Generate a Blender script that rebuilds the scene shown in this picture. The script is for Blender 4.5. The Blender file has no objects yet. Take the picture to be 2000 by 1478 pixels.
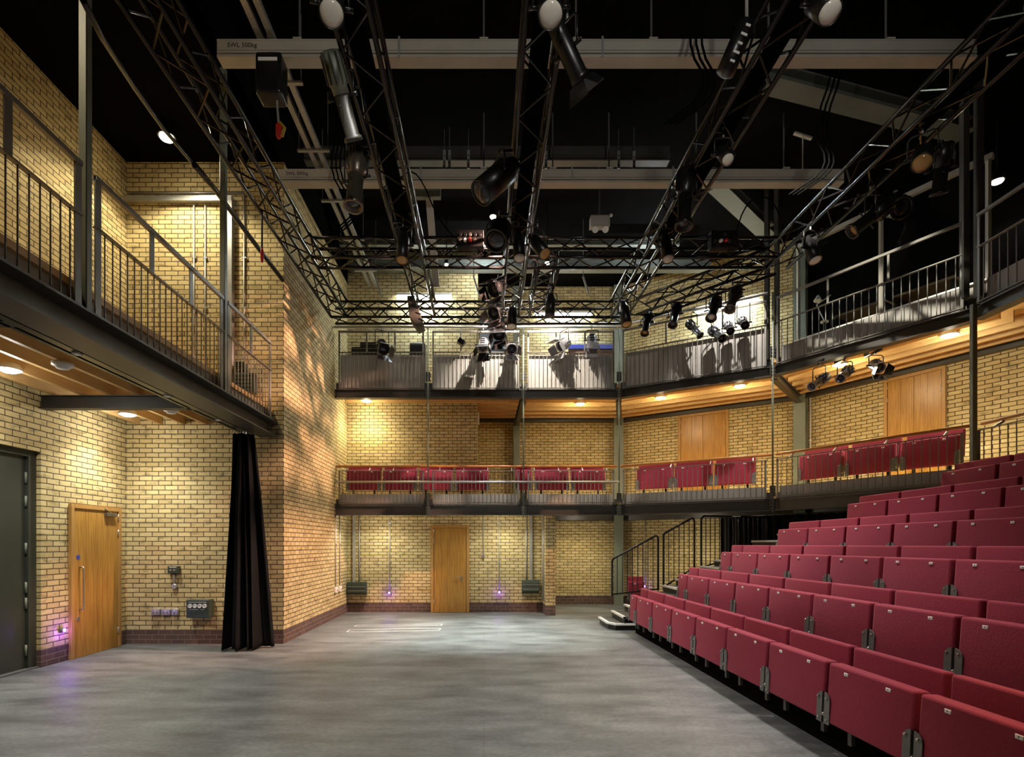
import bpy, bmesh, math, random
from mathutils import Vector, Matrix
random.seed(7)
R_ = math.radians
V = Vector
scene = bpy.context.scene
C = scene.collection

# ------------------------------------------------------------------ camera, world, exposure
FPX, VPX, VPY, EYE = 1050.0, 945.0, 1063.0, 1.6
cam_d = bpy.data.cameras.new('camera')
cam = bpy.data.objects.new('camera', cam_d)
C.objects.link(cam)
cam.location = (0, 0, EYE)
cam.rotation_euler = (math.pi / 2, 0, 0)
cam_d.sensor_fit = 'HORIZONTAL'
cam_d.sensor_width = 36.0
cam_d.lens = FPX / 2000 * 36.0
cam_d.shift_x = (1000 - VPX) / 2000
cam_d.shift_y = (VPY - 739) / 2000
cam_d.clip_start = 0.05
scene.camera = cam
w = bpy.data.worlds.new('world')
scene.world = w
w.use_nodes = True
w.node_tree.nodes['Background'].inputs[0].default_value = (0.02, 0.02, 0.02, 1)
w.node_tree.nodes['Background'].inputs[1].default_value = 0.5
scene.view_settings.view_transform = 'Standard'
scene.view_settings.look = 'None'
scene.view_settings.gamma = 1.0
scene.view_settings.exposure = 0.15
scene.view_settings.use_curve_mapping = False
scene.cycles.use_denoising = True
scene.cycles.max_bounces = 6
scene.cycles.diffuse_bounces = 4
scene.cycles.sample_clamp_indirect = 4.0


def P(x, y, D):
    return V(((x - VPX) * D / FPX, D, EYE - (y - VPY) * D / FPX))


def PZ(x, y, z):
    return P(x, y, (z - EYE) * FPX / (VPY - y))


def light(name, kind, loc, energy, color=(1, 1, 1), aim=None, size=0.1, angle=60, blend=0.6, parent=None):
    d = bpy.data.lights.new(name, kind)
    d.energy = energy
    d.color = color
    if kind == 'SPOT':
        d.spot_size = R_(angle)
        d.spot_blend = blend
        d.shadow_soft_size = size
    elif kind == 'POINT':
        d.shadow_soft_size = size
    elif kind == 'AREA':
        d.shape = 'DISK'
        d.size = size
    o = bpy.data.objects.new(name, d)
    C.objects.link(o)
    o.location = loc
    if aim is not None:
        o.rotation_euler = (V(aim) - V(loc)).to_track_quat('-Z', 'Y').to_euler()
    return o


# the stage wash: overhead rig lamps and added fills (the lanterns themselves are built further down)
WARM = (1.0, 0.80, 0.52)
COOL = (0.90, 1.0, 0.96)
light('stage_wash', 'SPOT', (0.35, 8.3, 5.95), 3000, COOL, (0.3, 9.9, 0), 0.12, 48, 1.0)
light('stage_wash', 'SPOT', (-1.1, 8.3, 5.95), 1500, COOL, (-1.3, 9.7, 0), 0.12, 48, 1.0)
light('stage_wash', 'SPOT', (-1.0, 4.6, 5.95), 640, (1.0, 0.98, 0.93), (-1.2, 5.2, 0), 0.2, 84, 1.0)
light('red_wall_wash', 'SPOT', (1.3, 7.7, 6.62), 3000, (1.0, 0.57, 0.42), (-3.2, 9.8, 2.7), 0.04, 66, 0.5)
light('pier_fill', 'SPOT', (2.2, 8.9, 5.9), 700, (1.0, 0.55, 0.34), (1.5, 12.1, 1.2), 0.03, 13, 0.4)  # extra spot, added to carry the warm wall light onto the pier
light('seat_overhead', 'SPOT', (3.7, 8.1, 5.95), 1000, (1.0, 0.90, 0.86), (3.3, 7.4, 0), 0.12, 84, 1.0)
light('seat_overhead', 'SPOT', (3.6, 4.9, 5.95), 620, (1.0, 0.86, 0.76), (2.7, 4.7, 0), 0.12, 58, 1.0)
light('seat_overhead', 'SPOT', (3.4, 2.3, 5.95), 800, (1.0, 0.55, 0.28), (2.9, 2.3, 0), 0.12, 34, 1.0)
light('seat_wash', 'SPOT', (-0.9, 7.4, 5.9), 700, (1.0, 0.90, 0.88), (3.0, 8.0, 0.7), 0.1, 42, 1.0)
light('seat_wash', 'SPOT', (-1.1, 4.2, 5.9), 460, (1.0, 0.88, 0.86), (2.75, 4.9, 0.6), 0.1, 36, 1.0)  # added front fill that brightens the near seat fronts
light('balcony_wash', 'SPOT', (0.9, 10.2, 7.5), 1500, (1.0, 0.87, 0.76), (0.85, 11.6, 5.25), 0.03, 72, 0.5)
light('balcony_wash', 'SPOT', (4.3, 9.2, 7.6), 800, (1.0, 0.92, 0.86), (4.75, 10.45, 5.3), 0.03, 44, 0.5)
light('balcony_wash', 'SPOT', (3.4, 6.4, 6.9), 1150, (1.0, 0.93, 0.78), (6.4, 8.6, 5.35), 0.03, 34, 0.5)
light('rig_backlight', 'POINT', (0.0, 12.0, 7.75), 50, (0.85, 0.93, 1.0), None, 0.05)
light('rig_backlight', 'POINT', (3.6, 11.4, 7.5), 60, (0.82, 0.93, 1.0), None, 0.05)
light('beam_face_fill', 'SPOT', (1.2, -1.5, 6.3), 420, (1.0, 0.96, 0.88), (1.2, 7.0, 7.3), 0.2, 72, 0.6)  # unseen fill added behind the camera to brighten the roof beam faces

# ------------------------------------------------------------------ mesh builder


class MB:
    def __init__(self):
        self.bm = bmesh.new()
        self.uv = None

    def box(self, lo, hi):
        x0, y0, z0 = lo
        x1, y1, z1 = hi
        vs = [self.bm.verts.new(p) for p in ((x0, y0, z0), (x1, y0, z0), (x1, y1, z0), (x0, y1, z0), (x0, y0, z1), (x1, y0, z1), (x1, y1, z1), (x0, y1, z1))]
        for f in ((0, 3, 2, 1), (4, 5, 6, 7), (0, 1, 5, 4), (1, 2, 6, 5), (2, 3, 7, 6), (3, 0, 4, 7)):
            self.bm.faces.new([vs[i] for i in f])
        return self

    def obox(self, c, ax, ay, az):
        """oriented box: centre and three half-axis vectors"""
        c, ax, ay, az = V(c), V(ax), V(ay), V(az)
        vs = [self.bm.verts.new(c + ax * i + ay * j + az * k) for k in (-1, 1) for j, i in ((-1, -1), (-1, 1), (1, 1), (1, -1))]
        for f in ((0, 3, 2, 1), (4, 5, 6, 7), (0, 1, 5, 4), (1, 2, 6, 5), (2, 3, 7, 6), (3, 0, 4, 7)):
            self.bm.faces.new([vs[i] for i in f])
        return self

    def beam(self, p0, p1, wd, ht, up=(0, 0, 1)):
        """bar between two points, wd across, ht along up"""
        p0, p1 = V(p0), V(p1)
        d = (p1 - p0)
        u = V(up)
        s = d.cross(u)
        if s.length < 1e-6:
            s = V((1, 0, 0))
        s.normalize()
        u = s.cross(d).normalized()
        return self.obox((p0 + p1) / 2, d / 2, s * wd / 2, u * ht / 2)

    def tube(self, p0, p1, r, n=8, r1=None):
        p0, p1 = V(p0), V(p1)
        d = p1 - p0
        a = V((0, 0, 1)) if abs(d.normalized().z) < 0.95 else V((1, 0, 0))
        s = d.cross(a).normalized()
        u = s.cross(d).normalized()
        r1 = r if r1 is None else r1
        A, B = [], []
        for i in range(n):
            t = 2 * math.pi * i / n
            o = s * math.cos(t) + u * math.sin(t)
            A.append(self.bm.verts.new(p0 + o * r))
            B.append(self.bm.verts.new(p1 + o * r1))
        for i in range(n):
            j = (i + 1) % n
            f = self.bm.faces.new((A[i], B[i], B[j], A[j]))
            f.smooth = n > 6
        self.bm.faces.new(A)
        self.bm.faces.new(B[::-1])
        return self

    def pipe(self, pts, r, n=8):
        pts = [V(p) for p in pts]
        rings = []
        ref = None
        for i, p in enumerate(pts):
            d = ((pts[i + 1] - p).normalized() if i < len(pts) - 1 else V((0, 0, 0))) + ((p - pts[i - 1]).normalized() if i else V((0, 0, 0)))
            d.normalize()
            if ref is None:
                a = V((0, 0, 1)) if abs(d.z) < 0.9 else V((1, 0, 0))
                ref = d.cross(a).normalized()
            ref = (ref - d * ref.dot(d)).normalized()
            u = d.cross(ref)
            rings.append([self.bm.verts.new(p + (ref * math.cos(2 * math.pi * k / n) + u * math.sin(2 * math.pi * k / n)) * r) for k in range(n)])
        for a, b in zip(rings, rings[1:]):
            for k in range(n):
                j = (k + 1) % n
                f = self.bm.faces.new((a[k], a[j], b[j], b[k]))
                f.smooth = True
        self.bm.faces.new(rings[0][::-1])
        self.bm.faces.new(rings[-1])
        return self

    def lathe(self, c, d, prof, n=20, squash=None):
        """profile [(t along d, radius)] turned about the axis through c"""
        c, d = V(c), V(d).normalized()
        a = V((0, 0, 1)) if abs(d.z) < 0.95 else V((0, 1, 0))
        s = d.cross(a).normalized()
        u = s.cross(d).normalized()
        rings = []
        for t, r in prof:
            rings.append([self.bm.verts.new(c + d * t + (s * math.cos(2 * math.pi * k / n) + u * math.sin(2 * math.pi * k / n)) * max(r, 1e-4)) for k in range(n)])
        for a_, b_ in zip(rings, rings[1:]):
            for k in range(n):
                j = (k + 1) % n
                f = self.bm.faces.new((a_[k], a_[j], b_[j], b_[k]))
                f.smooth = True
        self.bm.faces.new(rings[0][::-1])
        self.bm.faces.new(rings[-1])
        return self

    def prism(self, pts, ext):
        ext = V(ext)
        a = [self.bm.verts.new(V(p)) for p in pts]
        b = [self.bm.verts.new(V(p) + ext) for p in pts]
        self.bm.faces.new(a[::-1])
        self.bm.faces.new(b)
        n = len(a)
        for i in range(n):
            j = (i + 1) % n
            self.bm.faces.new((a[i], a[j], b[j], b[i]))
        return self

    def ball(self, c, r, n=8):
        m = bmesh.ops.create_icosphere(self.bm, subdivisions=2, radius=r, matrix=Matrix.Translation(V(c)))
        return self

    def bevel(self, wd, seg=2, ang=30):
        self.bm.normal_update()
        bmesh.ops.recalc_face_normals(self.bm, faces=self.bm.faces)
        es = [e for e in self.bm.edges if len(e.link_faces) == 2 and e.calc_face_angle(0) > R_(ang)]
        bmesh.ops.bevel(self.bm, geom=es, offset=wd, segments=seg, profile=0.6, affect='EDGES', clamp_overlap=True)
        if seg > 1:
            for f in self.bm.faces:
                f.smooth = True
        return self

    def mesh(self, name, mat, recalc=True):
        if recalc:
            bmesh.ops.recalc_face_normals(self.bm, faces=self.bm.faces)
        me = bpy.data.meshes.new(name)
        self.bm.to_mesh(me)
        self.bm.free()
        if mat is not None:
            me.materials.append(mat)
        return me

    def build(self, name, mat, parent=None, label=None, recalc=True):
        """link as one object; vertices are in world coordinates and become local to the parent's thing"""
        off = ORIGIN.get(parent.name) if parent is not None else None
        if off is not None:
            bmesh.ops.transform(self.bm, matrix=off.inverted(), verts=self.bm.verts)
        me = self.mesh(name, mat, recalc)
        o = bpy.data.objects.new(name, me)
        C.objects.link(o)
        if parent is not None:
            o.parent = parent
            ORIGIN[o.name] = off if off is not None else Matrix.Identity(4)
        else:
            ORIGIN[o.name] = Matrix.Identity(4)
        if label:
            o['label'] = label
        return o


ORIGIN = {}


def thing(name, label, cat, loc=(0, 0, 0), group=None, kind=None, rz=0.0):
    o = bpy.data.objects.new(name, None)
    o.empty_display_size = 0.1
    C.objects.link(o)
    o.location = loc
    o.rotation_euler = (0, 0, rz)
    ORIGIN[o.name] = Matrix.Translation(V(loc)) @ Matrix.Rotation(rz, 4, 'Z')
    o['label'] = label
    o['category'] = cat
    if group:
        o['group'] = group
    if kind:
        o['kind'] = kind
    return o


def tag(o, label, cat, group=None, kind=None):
    o['label'] = label
    o['category'] = cat
    if group:
        o['group'] = group
    if kind:
        o['kind'] = kind
    return o


def struct(o, label=None, cat=None):
    o['kind'] = 'structure'
    if label:
        o['label'] = label
    if cat:
        o['category'] = cat
    return o


def inst(name, me, parent, loc):
    """one more part sharing a mesh, loc in the parent's own space"""
    o = bpy.data.objects.new(name, me)
    C.objects.link(o)
    o.parent = parent
    o.location = loc
    return o


def dup(root, loc, rz, label, group=None):
    r = root.copy()
    C.objects.link(r)
    r.location = loc
    r.rotation_euler = (0, 0, rz)
    r['label'] = label
    if group:
        r['group'] = group
    for ch in root.children:
        c = ch.copy()
        C.objects.link(c)
        c.parent = r
        for g in ch.children:
            d = g.copy()
            C.objects.link(d)
            d.parent = c
    return r


# ------------------------------------------------------------------ materials
def principled(name, col=(0.5, 0.5, 0.5), rough=0.5, metal=0.0, spec=0.5):
    m = bpy.data.materials.new(name)
    m.use_nodes = True
    b = m.node_tree.nodes['Principled BSDF']
    b.inputs['Base Color'].default_value = (*col, 1)
    b.inputs['Roughness'].default_value = rough
    b.inputs['Metallic'].default_value = metal
    b.inputs['Specular IOR Level'].default_value = spec
    return m, m.node_tree.nodes, m.node_tree.links, b


def noisy(name, c0, c1, scale=8, rough=0.5, metal=0.0, stretch=(1, 1, 1), bump=0.0, detail=5, spec=0.5):
    m, N, L, b = principled(name, c0, rough, metal, spec)
    tc = N.new('ShaderNodeTexCoord')
    mp = N.new('ShaderNodeMapping')
    mp.inputs['Scale'].default_value = stretch
    nz = N.new('ShaderNodeTexNoise')
    nz.inputs['Scale'].default_value = scale
    nz.inputs['Detail'].default_value = detail
    cr = N.new('ShaderNodeValToRGB')
    cr.color_ramp.elements[0].position = 0.3
    cr.color_ramp.elements[1].position = 0.7
    cr.color_ramp.elements[0].color = (*c0, 1)
    cr.color_ramp.elements[1].color = (*c1, 1)
    L.new(tc.outputs['Object'], mp.inputs[0])
    L.new(mp.outputs[0], nz.inputs['Vector'])
    L.new(nz.outputs['Fac'], cr.inputs[0])
    L.new(cr.outputs[0], b.inputs['Base Color'])
    if bump:
        bp = N.new('ShaderNodeBump')
        bp.inputs['Strength'].default_value = bump
        bp.inputs['Distance'].default_value = 0.01
        L.new(nz.outputs['Fac'], bp.inputs['Height'])
        L.new(bp.outputs[0], b.inputs['Normal'])
    return m


def emit(name, col, strength):
    m, N, L, b = principled(name, col, 0.4)
    b.inputs['Emission Color'].default_value = (*col, 1)
    b.inputs['Emission Strength'].default_value = strength
    return m


def brick_material():
    m, N, L, b = principled('yellow_brick', (0.5, 0.35, 0.15), 0.85)
    uv = N.new('ShaderNodeUVMap')
    uv.uv_map = 'UVMap'

    def brick(c1, c2, mo, size, smooth):
        n = N.new('ShaderNodeTexBrick')
        n.inputs['Scale'].default_value = 1.0
        n.inputs['Brick Width'].default_value = 0.207
        n.inputs['Row Height'].default_value = 0.075
        n.inputs['Mortar Size'].default_value = size
        n.inputs['Mortar Smooth'].default_value = smooth
        n.inputs['Bias'].default_value = 0.0
        n.inputs['Color1'].default_value = (*c1, 1)
        n.inputs['Color2'].default_value = (*c2, 1)
        n.inputs['Mortar'].default_value = (*mo, 1)
        L.new(uv.outputs[0], n.inputs['Vector'])
        return n
    nz0 = N.new('ShaderNodeTexNoise')
    nz0.inputs['Scale'].default_value = 14
    nz0.inputs['Detail'].default_value = 4
    # wobble the arrises a little
    wob = N.new('ShaderNodeVectorMath')
    wob.operation = 'MULTIPLY_ADD'
    sub = N.new('ShaderNodeVectorMath')
    sub.operation = 'SUBTRACT'
    sub.inputs[1].default_value = (0.5, 0.5, 0.5)
    L.new(uv.outputs[0], nz0.inputs['Vector'])
    L.new(nz0.outputs['Color'], sub.inputs[0])
    L.new(sub.outputs[0], wob.inputs[0])
    wob.inputs[1].default_value = (0.008, 0.010, 0)
    L.new(uv.outputs[0], wob.inputs[2])
    main = brick((0.67, 0.555, 0.275), (0.53, 0.41, 0.185), (0.085, 0.055, 0.03), 0.0068, 0.2)
    plin = brick((0.13, 0.075, 0.06), (0.085, 0.052, 0.048), (0.27, 0.20, 0.14), 0.004, 0.1)
    for n in (main, plin):
        L.new(wob.outputs[0], n.inputs['Vector'])
    # smudges and burnt bricks
    nz = N.new('ShaderNodeTexNoise')
    nz.inputs['Scale'].default_value = 9
    nz.inputs['Detail'].default_value = 6
    mp = N.new('ShaderNodeMapping')
    mp.inputs['Scale'].default_value = (0.55, 1.4, 1)
    L.new(uv.outputs[0], mp.inputs[0])
    L.new(mp.outputs[0], nz.inputs['Vector'])
    cr = N.new('ShaderNodeValToRGB')
    cr.color_ramp.elements[0].position = 0.30
    cr.color_ramp.elements[0].color = (0.42, 0.40, 0.38, 1)
    cr.color_ramp.elements[1].position = 0.46
    cr.color_ramp.elements[1].color = (1, 1, 1, 1)
    L.new(nz.outputs['Fac'], cr.inputs[0])
    mul = N.new('ShaderNodeMix')
    mul.data_type = 'RGBA'
    mul.blend_type = 'MULTIPLY'
    mul.inputs[0].default_value = 0.75
    L.new(main.outputs['Color'], mul.inputs[6])
    L.new(cr.outputs[0], mul.inputs[7])
    sep = N.new('ShaderNodeSeparateXYZ')
    L.new(uv.outputs[0], sep.inputs[0])
    lt = N.new('ShaderNodeMath')
    lt.operation = 'LESS_THAN'
    lt.inputs[1].default_value = 0.225
    L.new(sep.outputs['Y'], lt.inputs[0])
    mx = N.new('ShaderNodeMix')
    mx.data_type = 'RGBA'
    L.new(lt.outputs[0], mx.inputs[0])
    L.new(mul.outputs[2], mx.inputs[6])
    L.new(plin.outputs['Color'], mx.inputs[7])
    L.new(mx.outputs[2], b.inputs['Base Color'])
    inv = N.new('ShaderNodeMath')
    inv.operation = 'SUBTRACT'
    inv.inputs[0].default_value = 1.0
    L.new(main.outputs['Fac'], inv.inputs[1])
    mad = N.new('ShaderNodeMath')
    mad.operation = 'MULTIPLY_ADD'
    mad.inputs[1].default_value = 0.25
    L.new(nz0.outputs['Fac'], mad.inputs[0])
    L.new(inv.outputs[0], mad.inputs[2])
    bp = N.new('ShaderNodeBump')
    bp.inputs['Strength'].default_value = 0.9
    bp.inputs['Distance'].default_value = 0.012
    L.new(mad.outputs[0], bp.inputs['Height'])
    L.new(bp.outputs[0], b.inputs['Normal'])
    return m


def floor_material():
    m, N, L, b = principled('grey_stage_floor', (0.2, 0.2, 0.2), 0.42)
    tc = N.new('ShaderNodeTexCoord')
    mp = N.new('ShaderNodeMapping')
    mp.inputs['Scale'].default_value = (0.55, 1.5, 1)
    mp.inputs['Rotation'].default_value = (0, 0, 0.12)
    n1 = N.new('ShaderNodeTexNoise')
    n1.inputs['Scale'].default_value = 2.2
    n1.inputs['Detail'].default_value = 9
    n1.inputs['Roughness'].default_value = 0.68
    L.new(tc.outputs['Object'], mp.inputs[0])
    L.new(mp.outputs[0], n1.inputs['Vector'])
    cr = N.new('ShaderNodeValToRGB')
    cr.color_ramp.elements[0].position = 0.32
    cr.color_ramp.elements[0].color = (0.068, 0.074, 0.078, 1)
    cr.color_ramp.elements[1].position = 0.68
    cr.color_ramp.elements[1].color = (0.205, 0.218, 0.216, 1)
    L.new(n1.outputs['Fac'], cr.inputs[0])
    # faint sheet joints every 1.22 m
    br = N.new('ShaderNodeTexBrick')
    br.inputs['Scale'].default_value = 1.0
    br.inputs['Brick Width'].default_value = 2.44
    br.inputs['Row Height'].default_value = 1.22
    br.inputs['Mortar Size'].default_value = 0.004
    br.inputs['Color1'].default_value = (1, 1, 1, 1)
    br.inputs['Color2'].default_value = (0.93, 0.93, 0.93, 1)
    br.inputs['Mortar'].default_value = (0.72, 0.72, 0.72, 1)
    L.new(tc.outputs['Object'], br.inputs['Vector'])
    mul = N.new('ShaderNodeMix')
    mul.data_type = 'RGBA'
    mul.blend_type = 'MULTIPLY'
    mul.inputs[0].default_value = 0.8
    L.new(cr.outputs[0], mul.inputs[6])
    L.new(br.outputs['Color'], mul.inputs[7])
    n2 = N.new('ShaderNodeTexNoise')
    n2.inputs['Scale'].default_value = 38
    n2.inputs['Detail'].default_value = 3
    L.new(mp.outputs[0], n2.inputs['Vector'])
    cr2 = N.new('ShaderNodeValToRGB')
    cr2.color_ramp.elements[0].position = 0.35
    cr2.color_ramp.elements[0].color = (0.8, 0.8, 0.8, 1)
    cr2.color_ramp.elements[1].position = 0.6
    cr2.color_ramp.elements[1].color = (1.1, 1.1, 1.1, 1)
    L.new(n2.outputs['Fac'], cr2.inputs[0])
    mul2 = N.new('ShaderNodeMix')
    mul2.data_type = 'RGBA'
    mul2.blend_type = 'MULTIPLY'
    mul2.inputs[0].default_value = 1.0
    L.new(mul.outputs[2], mul2.inputs[6])
    L.new(cr2.outputs[0], mul2.inputs[7])
    L.new(mul2.outputs[2], b.inputs['Base Color'])
    mr = N.new('ShaderNodeMapRange')
    mr.inputs['To Min'].default_value = 0.36
    mr.inputs['To Max'].default_value = 0.6
    L.new(n1.outputs['Fac'], mr.inputs[0])
    L.new(mr.outputs[0], b.inputs['Roughness'])
    return m


def wood_material(name, c0, c1, stretch, rough=0.4, scale=6):
    m, N, L, b = principled(name, c0, rough)
    tc = N.new('ShaderNodeTexCoord')
    mp = N.new('ShaderNodeMapping')
    mp.inputs['Scale'].default_value = stretch
    nz = N.new('ShaderNodeTexNoise')
    nz.inputs['Scale'].default_value = scale
    nz.inputs['Detail'].default_value = 7
    nz.inputs['Roughness'].default_value = 0.6
    nz.inputs['Distortion'].default_value = 0.6
    cr = N.new('ShaderNodeValToRGB')
    cr.color_ramp.elements[0].position = 0.3
    cr.color_ramp.elements[1].position = 0.72
    cr.color_ramp.elements[0].color = (*c0, 1)
    cr.color_ramp.elements[1].color = (*c1, 1)
    L.new(tc.outputs['Object'], mp.inputs[0])
    L.new(mp.outputs[0], nz.inputs['Vector'])
    L.new(nz.outputs['Fac'], cr.inputs[0])
    L.new(cr.outputs[0], b.inputs['Base Color'])
    return m


M = {}
M['brick'] = brick_material()
M['floor'] = floor_material()
M['door'] = wood_material('oak_veneer', (0.33, 0.14, 0.022), (0.60, 0.345, 0.075), (8, 8, 0.35), 0.35)
M['frame'] = wood_material('oak_frame', (0.42, 0.22, 0.06), (0.52, 0.30, 0.09), (4, 4, 0.6), 0.4)
M['handrail'] = wood_material('hardwood_rail', (0.38, 0.13, 0.03), (0.50, 0.20, 0.05), (0.6, 0.6, 3), 0.3)
M['joist'] = wood_material('pine_joist', (0.57, 0.36, 0.14), (0.70, 0.48, 0.21), (3, 0.5, 3), 0.5)
M['deck'] = wood_material('pine_deck', (0.55, 0.33, 0.12), (0.66, 0.43, 0.17), (2, 0.5, 2), 0.5)
M['steel'] = noisy('dark_olive_steel', (0.050, 0.047, 0.040), (0.066, 0.062, 0.052), 6, 0.42)
M['dark_steel'] = noisy('near_black_steel', (0.018, 0.017, 0.015), (0.026, 0.024, 0.021), 6, 0.5)
M['rail'] = noisy('olive_grey_rail_steel', (0.17, 0.162, 0.138), (0.21, 0.20, 0.17), 6, 0.4)
M['steel_grey'] = noisy('grey_green_steel', (0.16, 0.185, 0.14), (0.19, 0.215, 0.165), 5, 0.45)
M['board'] = noisy('grey_kick_board', (0.30, 0.285, 0.255), (0.36, 0.345, 0.31), 4, 0.6)
M['black'] = noisy('matt_black_paint', (0.0025, 0.0025, 0.0025), (0.004, 0.0037, 0.0037), 3, 0.9, spec=0.02)
M['truss'] = noisy('black_truss_paint', (0.004, 0.004, 0.0045), (0.008, 0.008, 0.009), 10, 0.22, spec=0.45)
M['galv'] = noisy('galvanised_steel', (0.42, 0.43, 0.42), (0.52, 0.53, 0.52), 20, 0.38, 0.55)
M['pale'] = noisy('pale_beam_paint', (0.40, 0.375, 0.32), (0.47, 0.44, 0.38), 3, 0.5)
M['grey_beam'] = noisy('grey_beam_paint', (0.11, 0.118, 0.10), (0.135, 0.145, 0.125), 3, 0.55)
M['red'] = noisy('crimson_upholstery', (0.23, 0.023, 0.05), (0.27, 0.03, 0.058), 60, 0.85, bump=0.15, spec=0.2)
_b = M['red'].node_tree.nodes['Principled BSDF']
_b.inputs['Sheen Weight'].default_value = 0.35
_b.inputs['Sheen Roughness'].default_value = 0.45
_b.inputs['Sheen Tint'].default_value = (1.0, 0.45, 0.5, 1)
M['bracket'] = noisy('grey_bracket_paint', (0.11, 0.115, 0.115), (0.14, 0.145, 0.145), 12, 0.4)
M['white'] = noisy('white_plastic', (0.84, 0.83, 0.80), (0.90, 0.89, 0.86), 12, 0.4)
M['ink'] = principled('dark_ink', (0.03, 0.03, 0.03), 0.6)[0]
M['velvet'] = noisy('black_velvet', (0.007, 0.007, 0.008), (0.012, 0.012, 0.013), 30, 0.9, spec=0.2)
M['black_metal'] = noisy('black_lantern_paint', (0.007, 0.007, 0.0075), (0.011, 0.011, 0.012), 12, 0.33, spec=0.5)
M['silver'] = noisy('silver_lantern_paint', (0.27, 0.26, 0.27), (0.34, 0.33, 0.34), 12, 0.3, 0.5)
M['bronze'] = noisy('grey_bronze_metal', (0.16, 0.13, 0.10), (0.21, 0.175, 0.14), 12, 0.3, 0.6)
M['lens'] = noisy('pale_lens_glass', (0.80, 0.76, 0.64), (0.92, 0.88, 0.78), 9, 0.12)
M['lens_amber'] = noisy('amber_lens_glass', (0.42, 0.24, 0.08), (0.52, 0.32, 0.12), 9, 0.12)
M['lens_dark'] = noisy('dark_lens_glass', (0.02, 0.022, 0.028), (0.05, 0.055, 0.07), 9, 0.06)
M['green_box'] = noisy('dark_green_enamel', (0.035, 0.055, 0.042), (0.045, 0.068, 0.052), 10, 0.4)
M['green_door'] = noisy('grey_green_door_paint', (0.036, 0.042, 0.034), (0.046, 0.052, 0.042), 2, 0.33)
M['tread'] = noisy('dark_tread_rubber', (0.055, 0.053, 0.048), (0.085, 0.082, 0.075), 20, 0.6)
M['nosing'] = noisy('worn_white_nosing', (0.78, 0.77, 0.74), (0.90, 0.89, 0.86), 25, 0.5)
M['tape'] = noisy('white_tape', (0.62, 0.63, 0.60), (0.72, 0.73, 0.70), 20, 0.6)
M['chrome'] = noisy('brushed_steel', (0.55, 0.53, 0.50), (0.66, 0.64, 0.60), 30, 0.28, 0.9)
M['red_plastic'] = principled('red_plug_plastic', (0.55, 0.02, 0.015), 0.4)[0]
M['yellow_plastic'] = principled('yellow_strap', (0.45, 0.30, 0.03), 0.5)[0]
M['blue'] = principled('blue_trunking', (0.05, 0.07, 0.42), 0.45)[0]
M['brown'] = principled('brown_board', (0.10, 0.045, 0.02), 0.6)[0]
M['desk'] = principled('tan_desk_top', (0.16, 0.10, 0.045), 0.5)[0]
M['lamp'] = emit('lit_lamp_glass', (1.0, 0.95, 0.84), 70)
M['lamp_cool'] = emit('lit_tube_glass', (0.92, 1.0, 0.98), 45)
M['lamp_tungsten'] = emit('lit_bulb_glass', (1.0, 0.86, 0.62), 60)
M['purple'] = emit('purple_indicator', (0.36, 0.10, 1.0), 14)


def glass_material():
    m, N, L, b = principled('window_glass', (0.9, 0.95, 0.95), 0.03)
    b.inputs['Transmission Weight'].default_value = 1.0
    b.inputs['IOR'].default_value = 1.2
    return m


M['glass'] = glass_material()


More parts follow.
